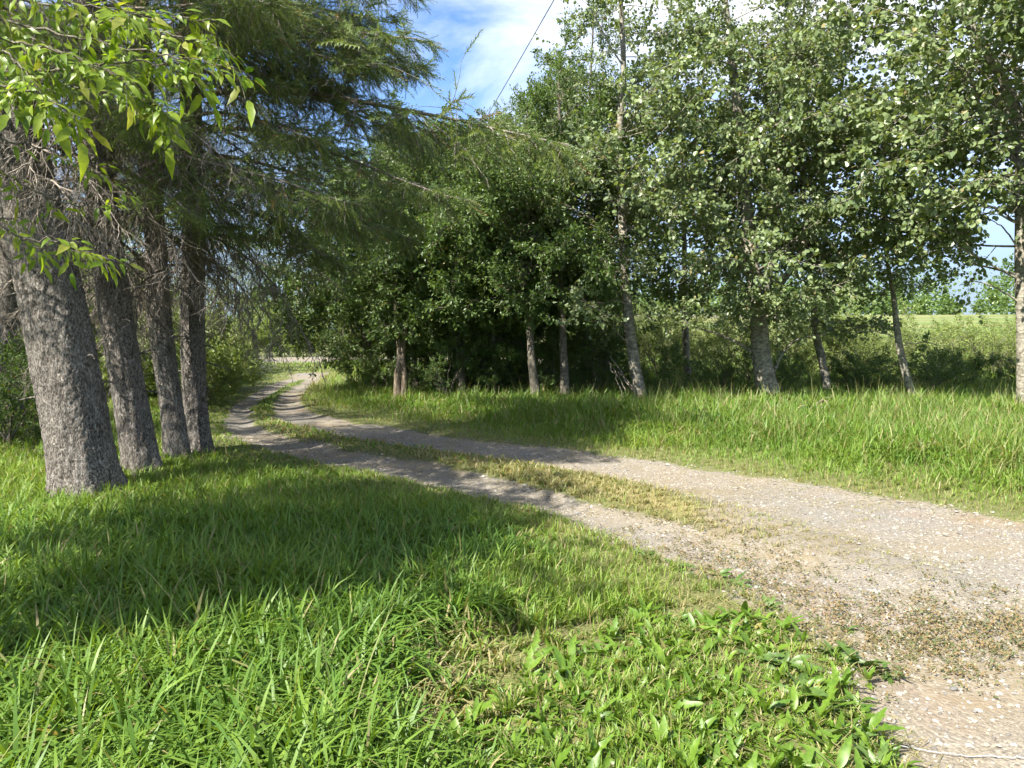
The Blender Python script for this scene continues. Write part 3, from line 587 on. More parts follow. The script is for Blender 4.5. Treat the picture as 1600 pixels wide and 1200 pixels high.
trunk_geo(eg, [(0, 0, -0.05), (0.05, 0.05, 1.4), (0.25, 0.1, 2.6), (0.3, 0.2, 4.2), (0.2, 0.1, 7.0)], np.array([0.17, 0.14, 0.11, 0.07, 0.02]), 14, 40, 0.02, 0.3, 5, 0.02)
sprays = [ # pixel polylines with depth: start outside the frame, end at the leaf tips
    [(-260, -40, 3.3), (-40, 20, 3.3), (120, 60, 3.2), (250, 85, 3.1), (365, 105, 3.0)],
    [(-260, 60, 3.3), (0, 110, 3.1), (110, 105, 3.0), (230, 95, 3.0), (300, 120, 2.95)],
    [(-260, -80, 3.2), (0, -20, 3.0), (120, 5, 2.9), (215, 20, 2.9)],
    [(-240, 30, 3.0), (-60, 80, 2.8), (20, 90, 2.7), (60, 150, 2.6)],
    [(-200, 90, 3.0), (-40, 120, 2.7), (60, 150, 2.6), (110, 175, 2.6)],
    [(-260, 40, 3.6), (20, 120, 3.5), (160, 140, 3.4), (245, 165, 3.3)],
    [(-300, 150, 3.6), (-60, 240, 3.5), (40, 290, 3.5), (120, 320, 3.5), (190, 300, 3.5)],
    [(-300, 230, 3.4), (-40, 350, 3.3), (40, 385, 3.3), (95, 385, 3.2), (150, 400, 3.2)],
    [(-300, 220, 3.2), (-40, 330, 3.1), (30, 370, 3.1), (95, 375, 3.0)],
    [(-300, 100, 3.8), (-60, 200, 3.8), (60, 230, 3.8), (140, 260, 3.8)],
    [(-300, -60, 3.9), (0, 10, 3.9), (140, 30, 3.8), (300, 30, 3.8), (330, 60, 3.8)],
    [(-260, -20, 3.4), (-20, 40, 3.4), (120, 90, 3.35), (220, 140, 3.3), (262, 190, 3.3)],
    [(-260, -60, 3.6), (0, -10, 3.6), (150, 30, 3.5), (260, 50, 3.4), (340, 75, 3.35)],
    [(-260, 0, 3.1), (0, 60, 3.0), (90, 80, 2.9), (190, 120, 2.85)],
    [(-300, 240, 3.9), (-100, 300, 3.9), (0, 340, 3.9), (60, 330, 3.9)],
]
nleaf = 0; ER = random.Random(5)
trunk_pts = [Vector((0.2, 0.1, 2.3)), Vector((0.25, 0.12, 2.8)), Vector((0.28, 0.15, 3.4))]
def put_leaf(q, tang, fam, sc):
    d = (tang + Vector((ER.uniform(-.9, .9), ER.uniform(-.9, .9), ER.uniform(-1.0, 0.15)))).normalized()
    obj('leaf', fam[ER.randrange(len(fam))], ecr, mat4=frame(d, ER.uniform(-0.9, 0.9), sc, q))
extra = []
for k, sp in enumerate(sprays):
    w = [P(*q) - ebase for q in sp]; w = [trunk_pts[k % 3]] + w; c = limb_geo(eg, w, 0.009, 0.0018, 5, 40, 0.006, k); dn = [0.9, 0.9, 0.9, 0.75, 0.75, 0.8, 0.35, 0.45, 0.4, 0.3, 0.8, 0.85, 0.85, 0.8, 0.3][k]
    for i in range(12, 40):
        if ER.random() < (dn if i < 32 else max(dn, 0.75)):
            q = Vector(c[i]); put_leaf(q, (Vector(c[min(i + 1, 39)]) - Vector(c[i - 1])).normalized(), ELDER, ER.uniform(0.4, 0.82)); nleaf += 1
    for i in range(14, 40):
        if k < 6 or 10 <= k < 14:
            if ER.random() < 0.75: extra.append((Vector(c[i]), (Vector(c[min(i + 1, 39)]) - Vector(c[i - 1])).normalized()))
    put_leaf(Vector(c[39]), (Vector(c[39]) - Vector(c[37])).normalized(), ELDER, 1.0)
obj('trunk', eg.mesh('trunk', [M['grove_bark']]), et)
g = Geo()
for q, tg in extra:
    me = ELDER[ER.randrange(len(ELDER))]; nv = len(me.vertices); V = np.empty(nv * 3); me.vertices.foreach_get('co', V); Lp = np.empty(len(me.loops), np.int32); me.loops.foreach_get('vertex_index', Lp); mi = np.empty(len(me.polygons), np.int32); me.polygons.foreach_get('material_index', mi)
    d = (tg + Vector((ER.uniform(-1, 1), ER.uniform(-1, 1), ER.uniform(-1.0, 0.3)))).normalized(); mt = np.array(frame(d, ER.uniform(-0.9, 0.9), ER.uniform(0.35, 0.8), q)); V = V.reshape(-1, 3) @ mt[:3, :3].T + mt[:3, 3]; Q = Lp.reshape(-1, 4)
    n0 = g.n; g.add(V, Q[mi == 0], 0, np.tile([min(1, max(0, ER.gauss(0.35, 0.25))), 0, 0], (nv, 1))); g.F.append((Q[mi == 1] + n0, 1, True))
tag(obj('leaves', g.mesh('leaves', [M['maple_leaf'], M['grove_bark']]), ecr), kind='stuff'); print('elder leaves', nleaf, len(extra))
ELDER_B = [leafy_branch(640 + i, LEAF_POINT, 0.095, [M['grove_bark'], M['maple_leaf']], n1=11, n2=4, per=8, grav=-0.03, up=0.7, droop=0.4) for i in range(3)]
def in_view(q):
    dz = q - Vector((0, 0, CAM_H)); f = dz.y * _cp - dz.z * _sp; u = dz.y * _sp + dz.z * _cp
    return f > 0.3 and -90 < 800 + F * dz.x / f < 1700 and 600 - F * u / f > -70
crown = [[(0.3, 0.2, 3.0), (0.8, 1.2, 4.2), (1.5, 2.4, 5.0)], [(0.3, 0.2, 3.4), (0.2, 1.6, 4.8), (0.1, 3.2, 5.6)], [(0.3, 0.2, 3.6), (-0.8, 1.0, 4.8), (-1.4, 1.8, 5.8)], [(0.2, 0.1, 3.8), (0.9, 0.2, 4.8), (1.6, 0.6, 5.4)], [(0.2, 0.1, 4.0), (0.2, 0.6, 5.2), (0.4, 1.0, 6.4)], [(0.1, 0.1, 3.0), (-1.0, 2.2, 4.2), (-2.1, 3.9, 5.0)], [(-0.6, 1.4, 3.8), (-1.4, 2.0, 4.6), (-2.6, 3.0, 5.4)]]  # out-of-view crown limbs, added and laid out to shade the lawn and nearest trunk
cg = Geo(); nb_ = 0
for k, pts in enumerate(crown):
    c = limb_geo(cg, pts, 0.05, 0.012, 7, 14, 0.02, 40 + k)
    for i in range(13):
        for j in range(4 if k < 5 else i % 2):
            q = Vector(c[1 + i]); a = rr.uniform(0, 6.28); e = math.radians(rr.uniform(-8, 55)); d = Vector((math.cos(a) * math.cos(e), math.sin(a) * math.cos(e), math.sin(e))); L = rr.uniform(1.0, 1.9)
            tip = ebase + q + d * L; mid = ebase + q + d * L * 0.5
            if in_view(tip - Vector((0, 0, 0.35))) or in_view(mid - Vector((0, 0, 0.4))): continue
            sh = [Vector((p_.x + 0.69 * p_.z, p_.y + 0.62 * p_.z)) for p_ in (tip, mid)]
            if any(p_.y < 3.75 or p_.x > -0.75 + 0.36 * (p_.y - 4.3) for p_ in sh): continue  # drops branches whose shadow would leave the wanted shade area on the lawn
            obj('leafy_branch', ELDER_B[(i + j) % 3], ecr, mat4=frame(d, rr.uniform(-0.5, 0.5), L / 2.2, q)); nb_ += 1
obj('limbs', cg.mesh('limbs', [M['grove_bark']]), et); print('elder branches', nb_)

# ------------------------------------------------------------------ poplars on the right
YP = U(1003, 634).y
def sky_limit(px): return float(np.interp(px, [600, 640, 760, 850, 900, 930], [120, 190, 190, 110, 40, -900]))
def gap(q, d, sc):            # crowns stop below the strip of open sky between the spruces and the poplars
    tip = q + d * (2.0 * sc); dz = tip - Vector((0, 0, CAM_H)); f = dz.y * _cp - dz.z * _sp; u = dz.y * _sp + dz.z * _cp
    return (600 - F * u / f) < sky_limit(800 + F * dz.x / f)
def limb_gap(q, d, sc):       # the leaning upper limb shows bare towards the lawn
    m = q + d * (1.1 * sc) - Vector((0, 0, CAM_H)); f = m.y * _cp - m.z * _sp; px = 800 + F * m.x / f; py = 600 - F * (m.y * _sp + m.z * _cp) / f
    t = min(1, max(0, (py + 40) / 220)); return d.y < 0.25 and abs(px - (1470 + 120 * t)) < 55 and py < 200
leafy_tree('poplar_tree', 'slim poplar with pale bare lower trunk at the edge of the dark grove', [([(1003, 634), (990, 560), (978, 450), (972, 330), (968, 220)], 0.135, 10.5)], YP, POPLAR, M['poplar_bark'], 1.6, 47, 2.6, 31,
           limbs=[([(978, 460), (955, 428), (925, 430), (900, 440)], 0.025), ([(990, 545), (965, 520), (958, 505)], 0.015)], group='poplars along the verge', skip=gap)
leafy_tree('poplar_tree', 'stoutest poplar, forking into several stems above its pale trunk', [
    ([(1203, 632), (1190, 560), (1186, 510), (1178, 440), (1172, 380), (1165, 300), (1150, 150)], 0.235, 10.8),
    ([(1186, 505), (1196, 460), (1205, 400), (1214, 320), (1222, 200)], 0.10, 10.4),
    ([(1186, 500), (1212, 455), (1245, 405), (1275, 330), (1300, 230)], 0.085, 9.8)], YP + 0.3, POPLAR, M['poplar_bark'], 1.5, 40, 2.8, 32,
    limbs=[([(1188, 558), (1150, 535), (1118, 520), (1085, 512)], 0.045), ([(1208, 582), (1222, 555), (1246, 530), (1290, 522)], 0.035), ([(1172, 425), (1140, 410), (1110, 405)], 0.05)], group='poplars along the verge', skip=gap, sides=18)
leafy_tree('poplar_tree', 'slender poplar with straight grey trunk just beside the stout forked one', [([(1294, 628), (1284, 560), (1275, 520), (1268, 430), (1255, 300)], 0.105, 10)], YP + 1.2, POPLAR, M['poplar_bark'], 1.6, 35, 2.3, 33,
           limbs=[([(1276, 523), (1310, 512), (1345, 508), (1380, 512)], 0.02)], group='poplars along the verge')
leafy_tree('poplar_tree', 'young poplar with thin leaning trunk and low round crown in front of the field', [([(1428, 634), (1412, 570), (1402, 520), (1396, 460), (1385, 400), (1380, 330)], 0.085, 6.4)], YP, POPLAR, M['poplar_bark'], 2.2, 30, 1.9, 34,
           limbs=[([(1404, 530), (1370, 518), (1330, 520)], 0.018), ([(1405, 540), (1450, 535), (1490, 550)], 0.015)], group='poplars along the verge')
leafy_tree('poplar_tree', 'tall poplar cut by the right edge of the picture', [
    ([(1606, 645), (1602, 520), (1598, 420), (1596, 300), (1590, 180), (1530, 60), (1470, -40)], 0.17, 10.4),
    ([(1596, 300), (1612, 180), (1625, 60)], 0.10, 10.4)], YP - 2.2, POPLAR, M['poplar_bark'], 2.4, 44, 3.3, 35,
    limbs=[([(1600, 440), (1560, 420), (1520, 400), (1480, 380)], 0.025), ([(1600, 480), (1565, 455), (1530, 440), (1500, 445)], 0.02), ([(1598, 400), (1570, 360), (1540, 340)], 0.02), ([(1592, 210), (1560, 150), (1540, 120), (1500, 90)], 0.05), ([(1590, 260), (1545, 140)], 0.04)], group='poplars along the verge', sides=18, skip=limb_gap)
for k, (px, dy, H, r0, Lm, lab) in enumerate([
    (1075, 4.2, 10.0, 0.11, 2.6, 'poplar standing behind and between the slim and the stout poplar'), (1720, -3.0, 10.2, 0.17, 3.6, 'poplar just beyond the right edge whose boughs reach into the picture')]):
    leafy_tree('poplar_tree', lab, [([(px, 625), (px - 4, 520), (px - 6, 380), (px - 10, 200)], r0, H)], YP + dy, POPLAR, M['poplar_bark'], 3.2, 38, Lm, 60 + k, group='poplars of the second row', skip=gap)

# ------------------------------------------------------------------ dark grove in the middle
GT = [ # px, base py, depth offset, top px, radius, H, h0
    (838, 636, 0.0, 815, 0.105, 10.5, 3.0, 'grey grove trunk forking high up, left of the straight one'), (884, 636, 0.1, 874, 0.105, 10.5, 2.8, 'straight grey trunk at the right end of the dark grove'),
    (724, 626, 1.0, 706, 0.10, 8.6, 2.4, 'trunk with pale bark patches deep in the shade of the grove'), (748, 626, 1.8, 742, 0.055, 7.5, 2.0, 'thin trunk close beside the patchy one in the grove'),
    (772, 628, 1.0, 768, 0.05, 7.5, 2.2, 'thin upright trunk in the middle of the grove'), (688, 624, 1.2, 672, 0.06, 7.5, 2.2, 'thin leaning trunk near the twin sun-tinted one'),
    (912, 626, 2.6, 918, 0.08, 10, 2.4, 'shaded trunk behind the straight grey one'), (796, 620, 3.2, 800, 0.08, 10, 2.4, 'trunk in the back of the grove, middle'), (650, 618, 2.6, 640, 0.09, 7.2, 2.0, 'shaded trunk behind the twin sun-tinted one'),
    (860, 618, 4.4, 862, 0.1, 10.8, 2.2, 'backmost trunk in the grove')]
for k, (px, py, dy, tx, r0, H, h0, lab) in enumerate(GT):
    H = min(H, P(tx, sky_limit(tx), YP + dy).z - 0.3)
    fork = [([(815, 430), (800, 400), (780, 375)], 0.035), ([(818, 425), (835, 395), (850, 350)], 0.04)] if k == 0 else ()
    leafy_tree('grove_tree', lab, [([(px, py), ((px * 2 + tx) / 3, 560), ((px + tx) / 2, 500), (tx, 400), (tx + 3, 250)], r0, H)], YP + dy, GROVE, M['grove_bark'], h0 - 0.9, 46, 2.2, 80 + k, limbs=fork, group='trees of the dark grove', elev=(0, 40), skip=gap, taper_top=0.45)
# maple bush with sunny face at the bend
leafy_tree('maple_tree', 'broad bushy maple whose sunny side overhangs the track bend', [([(590, 620), (580, 560), (565, 500), (560, 400)], 0.10, 6.2), ([(605, 600), (565, 540), (530, 470)], 0.06, 5.0)], 20.5, GROVE, M['grove_bark'], 1.2, 46, 2.4, 97, elev=(-15, 35), taper_top=0.5)
leafy_tree('maple_tree', 'taller maple behind the bushy one at the track bend', [([(640, 612), (635, 540), (628, 420)], 0.11, 7.5)], 23.0, GROVE, M['grove_bark'], 1.6, 44, 2.5, 98, elev=(-5, 35), taper_top=0.5)
# twin trunk at the grove's edge, warm sunlight put into its bark colour
M['sunlit_bark'] = bark_mat('sunlit_bark', (0.18, 0.14, 0.10), (0.33, 0.27, 0.20), (0.26, 0.22, 0.17), 14, 0.3, 0.7)
leafy_tree('grove_tree', 'twin trunk whose bark is tinted orange brown as if sunlit, at the left end of the grove', [([(622, 632), (621, 590), (624, 550), (618, 480), (622, 380)], 0.085, 6.2), ([(630, 630), (632, 590), (629, 550), (640, 480), (646, 400)], 0.08, 5.8)], U(628, 630).y, GROVE, M['sunlit_bark'], 2.3, 22, 1.8, 131, elev=(0, 40), group='trees of the dark grove', skip=gap, taper_top=0.5)

# ------------------------------------------------------------------ shrubs
LSHRUB = [leafy_branch(360 + i, LEAF_POINT, 0.085, [M['grove_bark'], M['shrub_leaf']], L=1.5, n1=11, n2=4, per=9, lift=0.03, up=0.7, droop=0.2, bare=0.05) for i in range(3)]
sr = random.Random(9); SH = 'sunlit pale green shrub in the belt between poplars and field'
for k in range(34):
    x = 1.8 + 24 * (k + sr.random() * 0.9) / 34; y = YP + 7.0 + sr.uniform(0, 1) * 6.5 + 0.12 * x
    shrub(SH, x, y, (sr.uniform(1.7, 2.6) + (1.0 if k % 5 == 2 else 0)) * (1.12 - 0.03 * x), sr.uniform(2.0, 3.2), SHRUB, 700 + k, 19, 'shrubs of the sunny belt')
for k in range(12):
    x = 3.2 + 13 * (k + sr.random()) / 12
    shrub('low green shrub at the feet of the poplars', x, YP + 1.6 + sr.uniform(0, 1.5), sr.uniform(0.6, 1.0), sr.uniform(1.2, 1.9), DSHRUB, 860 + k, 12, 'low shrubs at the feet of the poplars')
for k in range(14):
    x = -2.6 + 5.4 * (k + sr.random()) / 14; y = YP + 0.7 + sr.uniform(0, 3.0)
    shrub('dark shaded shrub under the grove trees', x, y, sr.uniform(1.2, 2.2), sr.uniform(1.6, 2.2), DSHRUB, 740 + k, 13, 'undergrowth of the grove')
for k, (px, py, h, w_) in enumerate([(592, 618, 1.1, 1.4), (556, 607, 1.3, 1.3)]):
    q = U(px, py); shrub(['low leafy shrub at the foot of the twin sun-tinted trunk', 'rounded shrub beside the inner side of the track bend', 'shrub at the far mouth of the track, right side'][k], q.x, q.y, h, w_, DSHRUB, 760 + k, 16)
for k in range(22):
    y = 16.5 + 16 * (k + sr.random() * 0.7) / 22; x = -6.9 - 0.32 * (y - 17) - (0.1, 1.3, 2.8)[k % 3] - sr.uniform(0, 0.8)
    shrub('yellow green shrub left of the track beyond the spruces', x, y, sr.uniform(1.3, 2.0) + 0.8 * (k % 3), sr.uniform(1.8, 2.8), LSHRUB, 780 + k, 22, 'shrubs left of the track')
for k in range(10):
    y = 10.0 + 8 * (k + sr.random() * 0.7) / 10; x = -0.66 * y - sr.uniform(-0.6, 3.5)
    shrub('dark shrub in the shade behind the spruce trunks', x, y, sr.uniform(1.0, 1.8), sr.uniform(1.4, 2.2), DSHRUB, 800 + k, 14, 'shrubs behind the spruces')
for k in range(11):
    shrub('grey green bush across the gravel road', -21 + 20 * (k + sr.random() * 0.6) / 11, 43.2 + sr.uniform(0, 1.5), sr.uniform(1.8, 3.2), sr.uniform(2.4, 3.2), LSHRUB, 880 + k, 18, 'bushes across the gravel road')
for k, (px, py) in enumerate([(372, 606), (395, 600), (352, 612), (420, 592), (440, 586)]):
    q = U(px, py); shrub('silvery grey green weed bush left of the far track', q.x - 0.7, q.y, sr.uniform(0.7, 1.0), 0.9, SILVER, 820 + k, 10, 'silvery weeds by the far track', name='silver_shrub', L=1.0)
# trees across the road and at the far left, seen under the boughs
for k, (x, y, H, sd) in enumerate([(-17, 47, 6.0, 1), (-12.5, 45, 5.0, 2), (-9.0, 46, 5.5, 3), (-22, 46, 7, 4), (-5.0, 46, 7, 5), (-13.8, 26.5, 6.5, 6), (-13.5, 19.5, 7.5, 7), (-16.5, 31, 7.0, 8), (-1, 30, 7, 9), (1.5, 27, 8, 10)]):
    px = 800 + x / y * F; fam = SHRUB if k < 5 else GROVE
    leafy_tree('roadside_tree', ['grey green tree across the gravel road', 'tree in the thicket far left of the track', 'tree in the thicket behind the grove'][0 if k < 5 else 1 if k < 8 else 2], [([(px, 575), (px, 520), (px + 2, 470)], 0.12, H)], y, fam, M['grove_bark'], 0.8, 30, 2.6 if fam is GROVE else 3.4, 900 + k,
               group=['trees across the gravel road', 'thicket far left', 'thicket behind the grove'][0 if k < 5 else 1 if k < 8 else 2], elev=(-10, 40), taper_top=0.5)

# ------------------------------------------------------------------ far woods beyond the field
g = Geo(); r = np.random.default_rng(33)
cx = r.uniform(-60, 190, 260); cyy = r.uniform(150, 200, 260); ch = (1.5 + 6.5 * fbm(cx * 0.035, cx * 0 + 2, 4) * r.uniform(0.6, 1.3, 260)) * np.where(cx > 85, 1.9, 1.5)
zb = height(cx, cyy)
for i in range(len(cx)):
    n = 150; con = r.random() < 0.4; u = r.random(n) ** 0.8; a = r.uniform(0, 6.28, n)
    rad = (ch[i] * (0.16 * (1 - u) + 0.01) if con else ch[i] * 0.42 * np.sin(np.pi * (0.12 + 0.86 * u)) ** 0.7) * r.uniform(0.5, 1.1, n)
    p = np.stack([cx[i] + rad * np.cos(a), cyy[i] + rad * np.sin(a), zb[i] + ch[i] * (0.06 + 0.94 * u)], -1)
    X = nrm(r.normal(0, 1, (n, 3))); Y = nrm(np.cross(r.normal(0, 1, (n, 3)), X)); Z = np.cross(X, Y)
    V, Fc = stamp(LEAF_ROUND[0], LEAF_ROUND[1], p, X, Y, Z, r.uniform(0.35, 0.7, n)); tn = np.clip(r.normal(0.25 if con else 0.55, 0.2, n), 0, 1)
    g.add(V, Fc, 0, np.repeat(np.stack([tn, tn * 0, tn * 0], -1), 6, 0), smooth=False)
for i in range(110):
    n = 110; hx = -5 + 150 * i / 110 + r.uniform(-1, 1); hy = r.uniform(118, 132); hh = r.uniform(2.2, 4.6) * (0.7 + 0.6 * float(vnoise(hx * 0.08, 1.5, 3))); u = r.random(n); a = r.uniform(0, 6.28, n); rad = hh * 0.5 * np.sin(np.pi * (0.2 + 0.75 * u)) * r.uniform(0.4, 1.1, n)
    p = np.stack([hx + rad * np.cos(a), hy + rad * np.sin(a), hz(hx, hy) + hh * (0.02 + 0.95 * u)], -1); X = nrm(r.normal(0, 1, (n, 3))); Y = nrm(np.cross(r.normal(0, 1, (n, 3)), X)); Z = np.cross(X, Y)
    V, Fc = stamp(LEAF_ROUND[0], LEAF_ROUND[1], p, X, Y, Z, r.uniform(0.3, 0.6, n)); tn = np.clip(r.normal(0.5, 0.2, n), 0, 1); g.add(V, Fc, 0, np.repeat(np.stack([tn, tn * 0, tn * 0], -1), 6, 0), smooth=False)
tag(obj('far_woods', g.mesh('far_woods', [M['grove_leaf']])), 'distant wood along the far side of the field', 'woods', kind='stuff')

# ------------------------------------------------------------------ grass
def blades(pos, az, h, w, th0, th1, K, tint, dry, r):
    N = len(pos); t = np.linspace(0, 1, K)
    th = th0[:, None] + th1[:, None] * t[None] ** 1.4; ds = (h / (K - 1))[:, None]
    dx = np.sin(th) * ds; dz = np.cos(th) * ds
    hx = np.concatenate([np.zeros((N, 1)), np.cumsum(dx[:, 1:], 1)], 1); vz = np.concatenate([np.zeros((N, 1)), np.cumsum(dz[:, 1:], 1)], 1)
    ca, sa = np.cos(az), np.sin(az)
    c = np.stack([pos[:, 0:1] + ca[:, None] * hx, pos[:, 1:2] + sa[:, None] * hx, pos[:, 2:3] + vz], -1)
    tw = r.uniform(-0.9, 0.9, N); sd = np.stack([-np.sin(az + tw), np.cos(az + tw), np.zeros(N)], -1)
    wt = w[:, None] * np.array([0.65 + 0.35 * min(1, q * 3) for q in t])[None] * np.sqrt(np.clip(1 - t ** 2.2, 0, 1))[None]
    A = c + sd[:, None] * wt[..., None] * 0.5; B = c - sd[:, None] * wt[..., None] * 0.5
    V = np.concatenate([A[:, :-1], B[:, :-1], c[:, -1:]], 1); m = 2 * (K - 1) + 1
    k = np.arange(K - 2); q = np.stack([k, K - 1 + k, K - 1 + k + 1, k + 1], -1)
    off = (np.arange(N) * m)[:, None, None]; Q = (q[None] + off).reshape(-1, 4)
    T = np.array([[K - 2, 2 * (K - 1) - 1, 2 * (K - 1)]])[None] + off; T = T.reshape(-1, 3)
    col = np.stack([np.repeat(tint, m), np.repeat(dry, m), np.zeros(N * m)], -1)
    return V.reshape(-1, 3), Q, T, col
def add_blades(g, *a):
    V, Q, T, col = blades(*a); n0 = g.n; g.add(V, Q, 0, col); g.F.append((T + n0, 0, True))

DRY = [tuple(U(760, 1040))[:2] + (0.55,), tuple(U(690, 1130))[:2] + (0.4,), tuple(U(930, 1010))[:2] + (0.35,), tuple(U(1150, 960))[:2] + (0.5,), tuple(U(1300, 985))[:2] + (0.4,), tuple(U(860, 1130))[:2] + (0.25,)]
WEEDS = wl_([(830, 1020), (1000, 955), (1190, 945), (1320, 1040), (1400, 1200), (1500, 1400), (640, 1400), (660, 1190), (760, 1090)])
def grass_zone(name, label, y0, y1, dens, K, wmul, side, seed):
    r = np.random.default_rng(seed); hw = 0.74
    area = (hw * (y1 ** 2 - y0 ** 2)) + 3.0 * (y1 - y0); N = int(area * dens)
    y = np.sqrt(r.uniform(y0 ** 2, y1 ** 2, N)); x = r.uniform(-1, 1, N) * (hw * y + 1.5)
    # gather into tufts
    x = x + 0.05 * np.sin(x * 31 + y * 17); y = y + 0.05 * np.sin(y * 29 - x * 13)
    s, m, dl, dr = plan(x, y); lawn = (s < 0) & (dl < dr); verge = (s < 0) & (dl >= dr); med = (m > 0)
    if side == 'lawn': keep = lawn; e = dl
    elif side == 'verge': keep = verge; e = dr
    else: keep = (s > -0.1); e = m
    nzv = fbm(x * 1.3, y * 1.3, 5); nz2 = fbm(x * 4, y * 4, 9)
    dryp = np.zeros(N)
    for (ax, ay, rad) in DRY: dryp = np.maximum(dryp, smooth(rad, rad * 0.4, np.hypot(x - ax, (y - ay)) + 0.25 * (nz2 - 0.5)))
    if side == 'lawn':
        fr = smooth(0.0, 1.1, e + 0.5 * (nzv - 0.5)) * smooth(4.0, 1.4, x + 2.2 - 0.1 * y) if False else smooth(0.0, 1.1, e + 0.5 * (nzv - 0.5))
        tall = smooth(0.25, -0.75, x - 0.09 * (y - 2.5) + 0.6 * (nzv - 0.5))            # tall brome on the left, short turf towards the gravel
        tall = np.where(y > 6.5, 0.4, tall)
        wz = inside(x + 0.3 * (nz2 - 0.5), y + 0.3 * (nzv - 0.5), WEEDS)
        h = (0.085 + fr * (0.08 + 0.18 * tall * smooth(8.5, 3.2, y)) * (0.7 + 0.6 * nzv)) * np.where(wz, 0.62, 1); den = (0.8 + 0.2 * fr) * (1 - 0.4 * dryp) * np.where(wz, 1.15, 1); dry = np.clip(0.16 - 0.16 * tall + 0.6 * dryp + 0.22 * (1 - fr) + 0.3 * (nz2 - 0.6), 0, 1)
        sh = smooth(9, 16, y) * smooth(-3, -7, x); h = h * (1 - 0.3 * sh) * (1 - 0.55 * dryp)
    elif side == 'verge':
        fr = smooth(0.0, 2.4, e + 0.9 * (nzv - 0.5)); tall = fr
        h = 0.07 + 0.29 * fr * (0.5 + 1.0 * nzv); den = (0.5 + 0.5 * fr) * (1 - 0.7 * smooth(20, 26, y) * (x > 0)); dry = np.clip(0.5 * (1 - smooth(0, 0.9, e)) + 0.8 * (nz2 - 0.5) + 0.08, 0, 1)
        far = y > 16; h = np.where(far & (x < 0), 0.3 * (0.6 + 0.6 * nzv), h)
    else:
        inm = smooth(-0.12, 0.12, m + 0.3 * (nzv - 0.5)); fade = smooth(3.2, 0.2, x + 1.6 * (nzv - 0.5)); speck = (nz2 > 0.58) * (nzv > 0.5) * smooth(-0.5, 1.8, x) * 0.45
        edge = smooth(0.35, 0.0, s) * 0.25
        den = np.maximum(np.maximum(inm * (0.3 + 0.6 * fade), speck), edge); tall = inm * fade
        h = 0.035 + 0.09 * tall * (0.4 + nzv); dry = np.clip(0.5 + 0.45 * smooth(-2, 1.5, x) + 0.8 * (nz2 - 0.5), 0, 0.95)
        dry = dry * smooth(19, 12, y) + 0.1
    keep &= ~((y > ROAD_Y0 - 0.5) & (y < ROAD_Y1 + 0.6) & (x < 4))
    keep &= r.random(N) < den * (0.45 + 0.9 * nz2)
    x, y, h, dry, tall, nzv = (a[keep] for a in (x, y, h, dry, tall * np.ones(N), nzv)); n = len(x)
    h = h * r.uniform(0.6, 1.25, n); w = (0.0055 + 0.0115 * tall * r.uniform(0.25, 1.0, n) ** 1.3) * wmul
    z = height(x, y) - 0.01; big = r.random(n)
    th0 = np.abs(r.normal(0.10, 0.14, n)); th1 = np.where(big < 0.3, r.uniform(0.2, 1.0, n), r.uniform(1.1, 2.8, n)) * (0.5 + 0.5 * tall)
    d = (r.random(n) < dry + 0.035) * r.uniform(0.35, 1.0, n)
    stalk = (r.random(n) < (0.035 if side == 'verge' else 0.004)) & (tall > 0.3); h = np.where(stalk, h * 1.55, h); w = np.where(stalk, w * 0.4, w); th1 = np.where(stalk, r.uniform(0.1, 0.7, n), th1); d = np.where(stalk, r.uniform(0.3, 0.8, n), d)
    tint = np.clip(0.15 + 0.55 * nzv * r.uniform(0.1, 1.8, n) + 0.25 * (1 - tall), 0, 1)
    g = Geo(); add_blades(g, np.stack([x, y, z], -1), r.uniform(0, 6.283, n), h / np.cos(np.clip(th1 * 0.35, 0, 1.0)), w, th0, th1, K, tint, d, r)
    o = obj(name, g.mesh(name, [M['grass']])); tag(o, label, 'grass', kind='stuff'); return n
tot = 0
for nm, lab, y0, y1, de, K, wm, sd in [
    ('lawn_grass', 'tall arching grass of the lawn, near the camera', 1.5, 4.6, 3700, 6, 1.2, 'lawn'), ('lawn_grass', 'grass of the lawn in the spruce shade', 4.6, 9, 2100, 4, 1.15, 'lawn'),
    ('lawn_grass', 'grass around and beyond the spruce trunks', 9, 20, 520, 3, 1.7, 'lawn'), ('lawn_grass', 'grass left of the far track', 20, 40, 130, 3, 3.0, 'lawn'),
    ('verge_grass', 'tall grass of the verge along the track', 5, 12, 1500, 4, 1.15, 'verge'), ('verge_grass', 'tall verge grass under the poplars and grove', 12, 22, 520, 3, 1.6, 'verge'), ('verge_grass', 'grass beyond the poplars', 22, 42, 100, 3, 3.4, 'verge'),
    ('median_grass', 'dry short grass on the strip between the ruts, near part', 2, 9, 1500, 4, 0.9, 'median'), ('median_grass', 'grass on the strip between the ruts, far part', 9, 34, 420, 3, 1.7, 'median')]:
    k = grass_zone(nm, lab, y0, y1, de, K, wm, sd, 1000 + tot); tot += k
print('blades', tot)

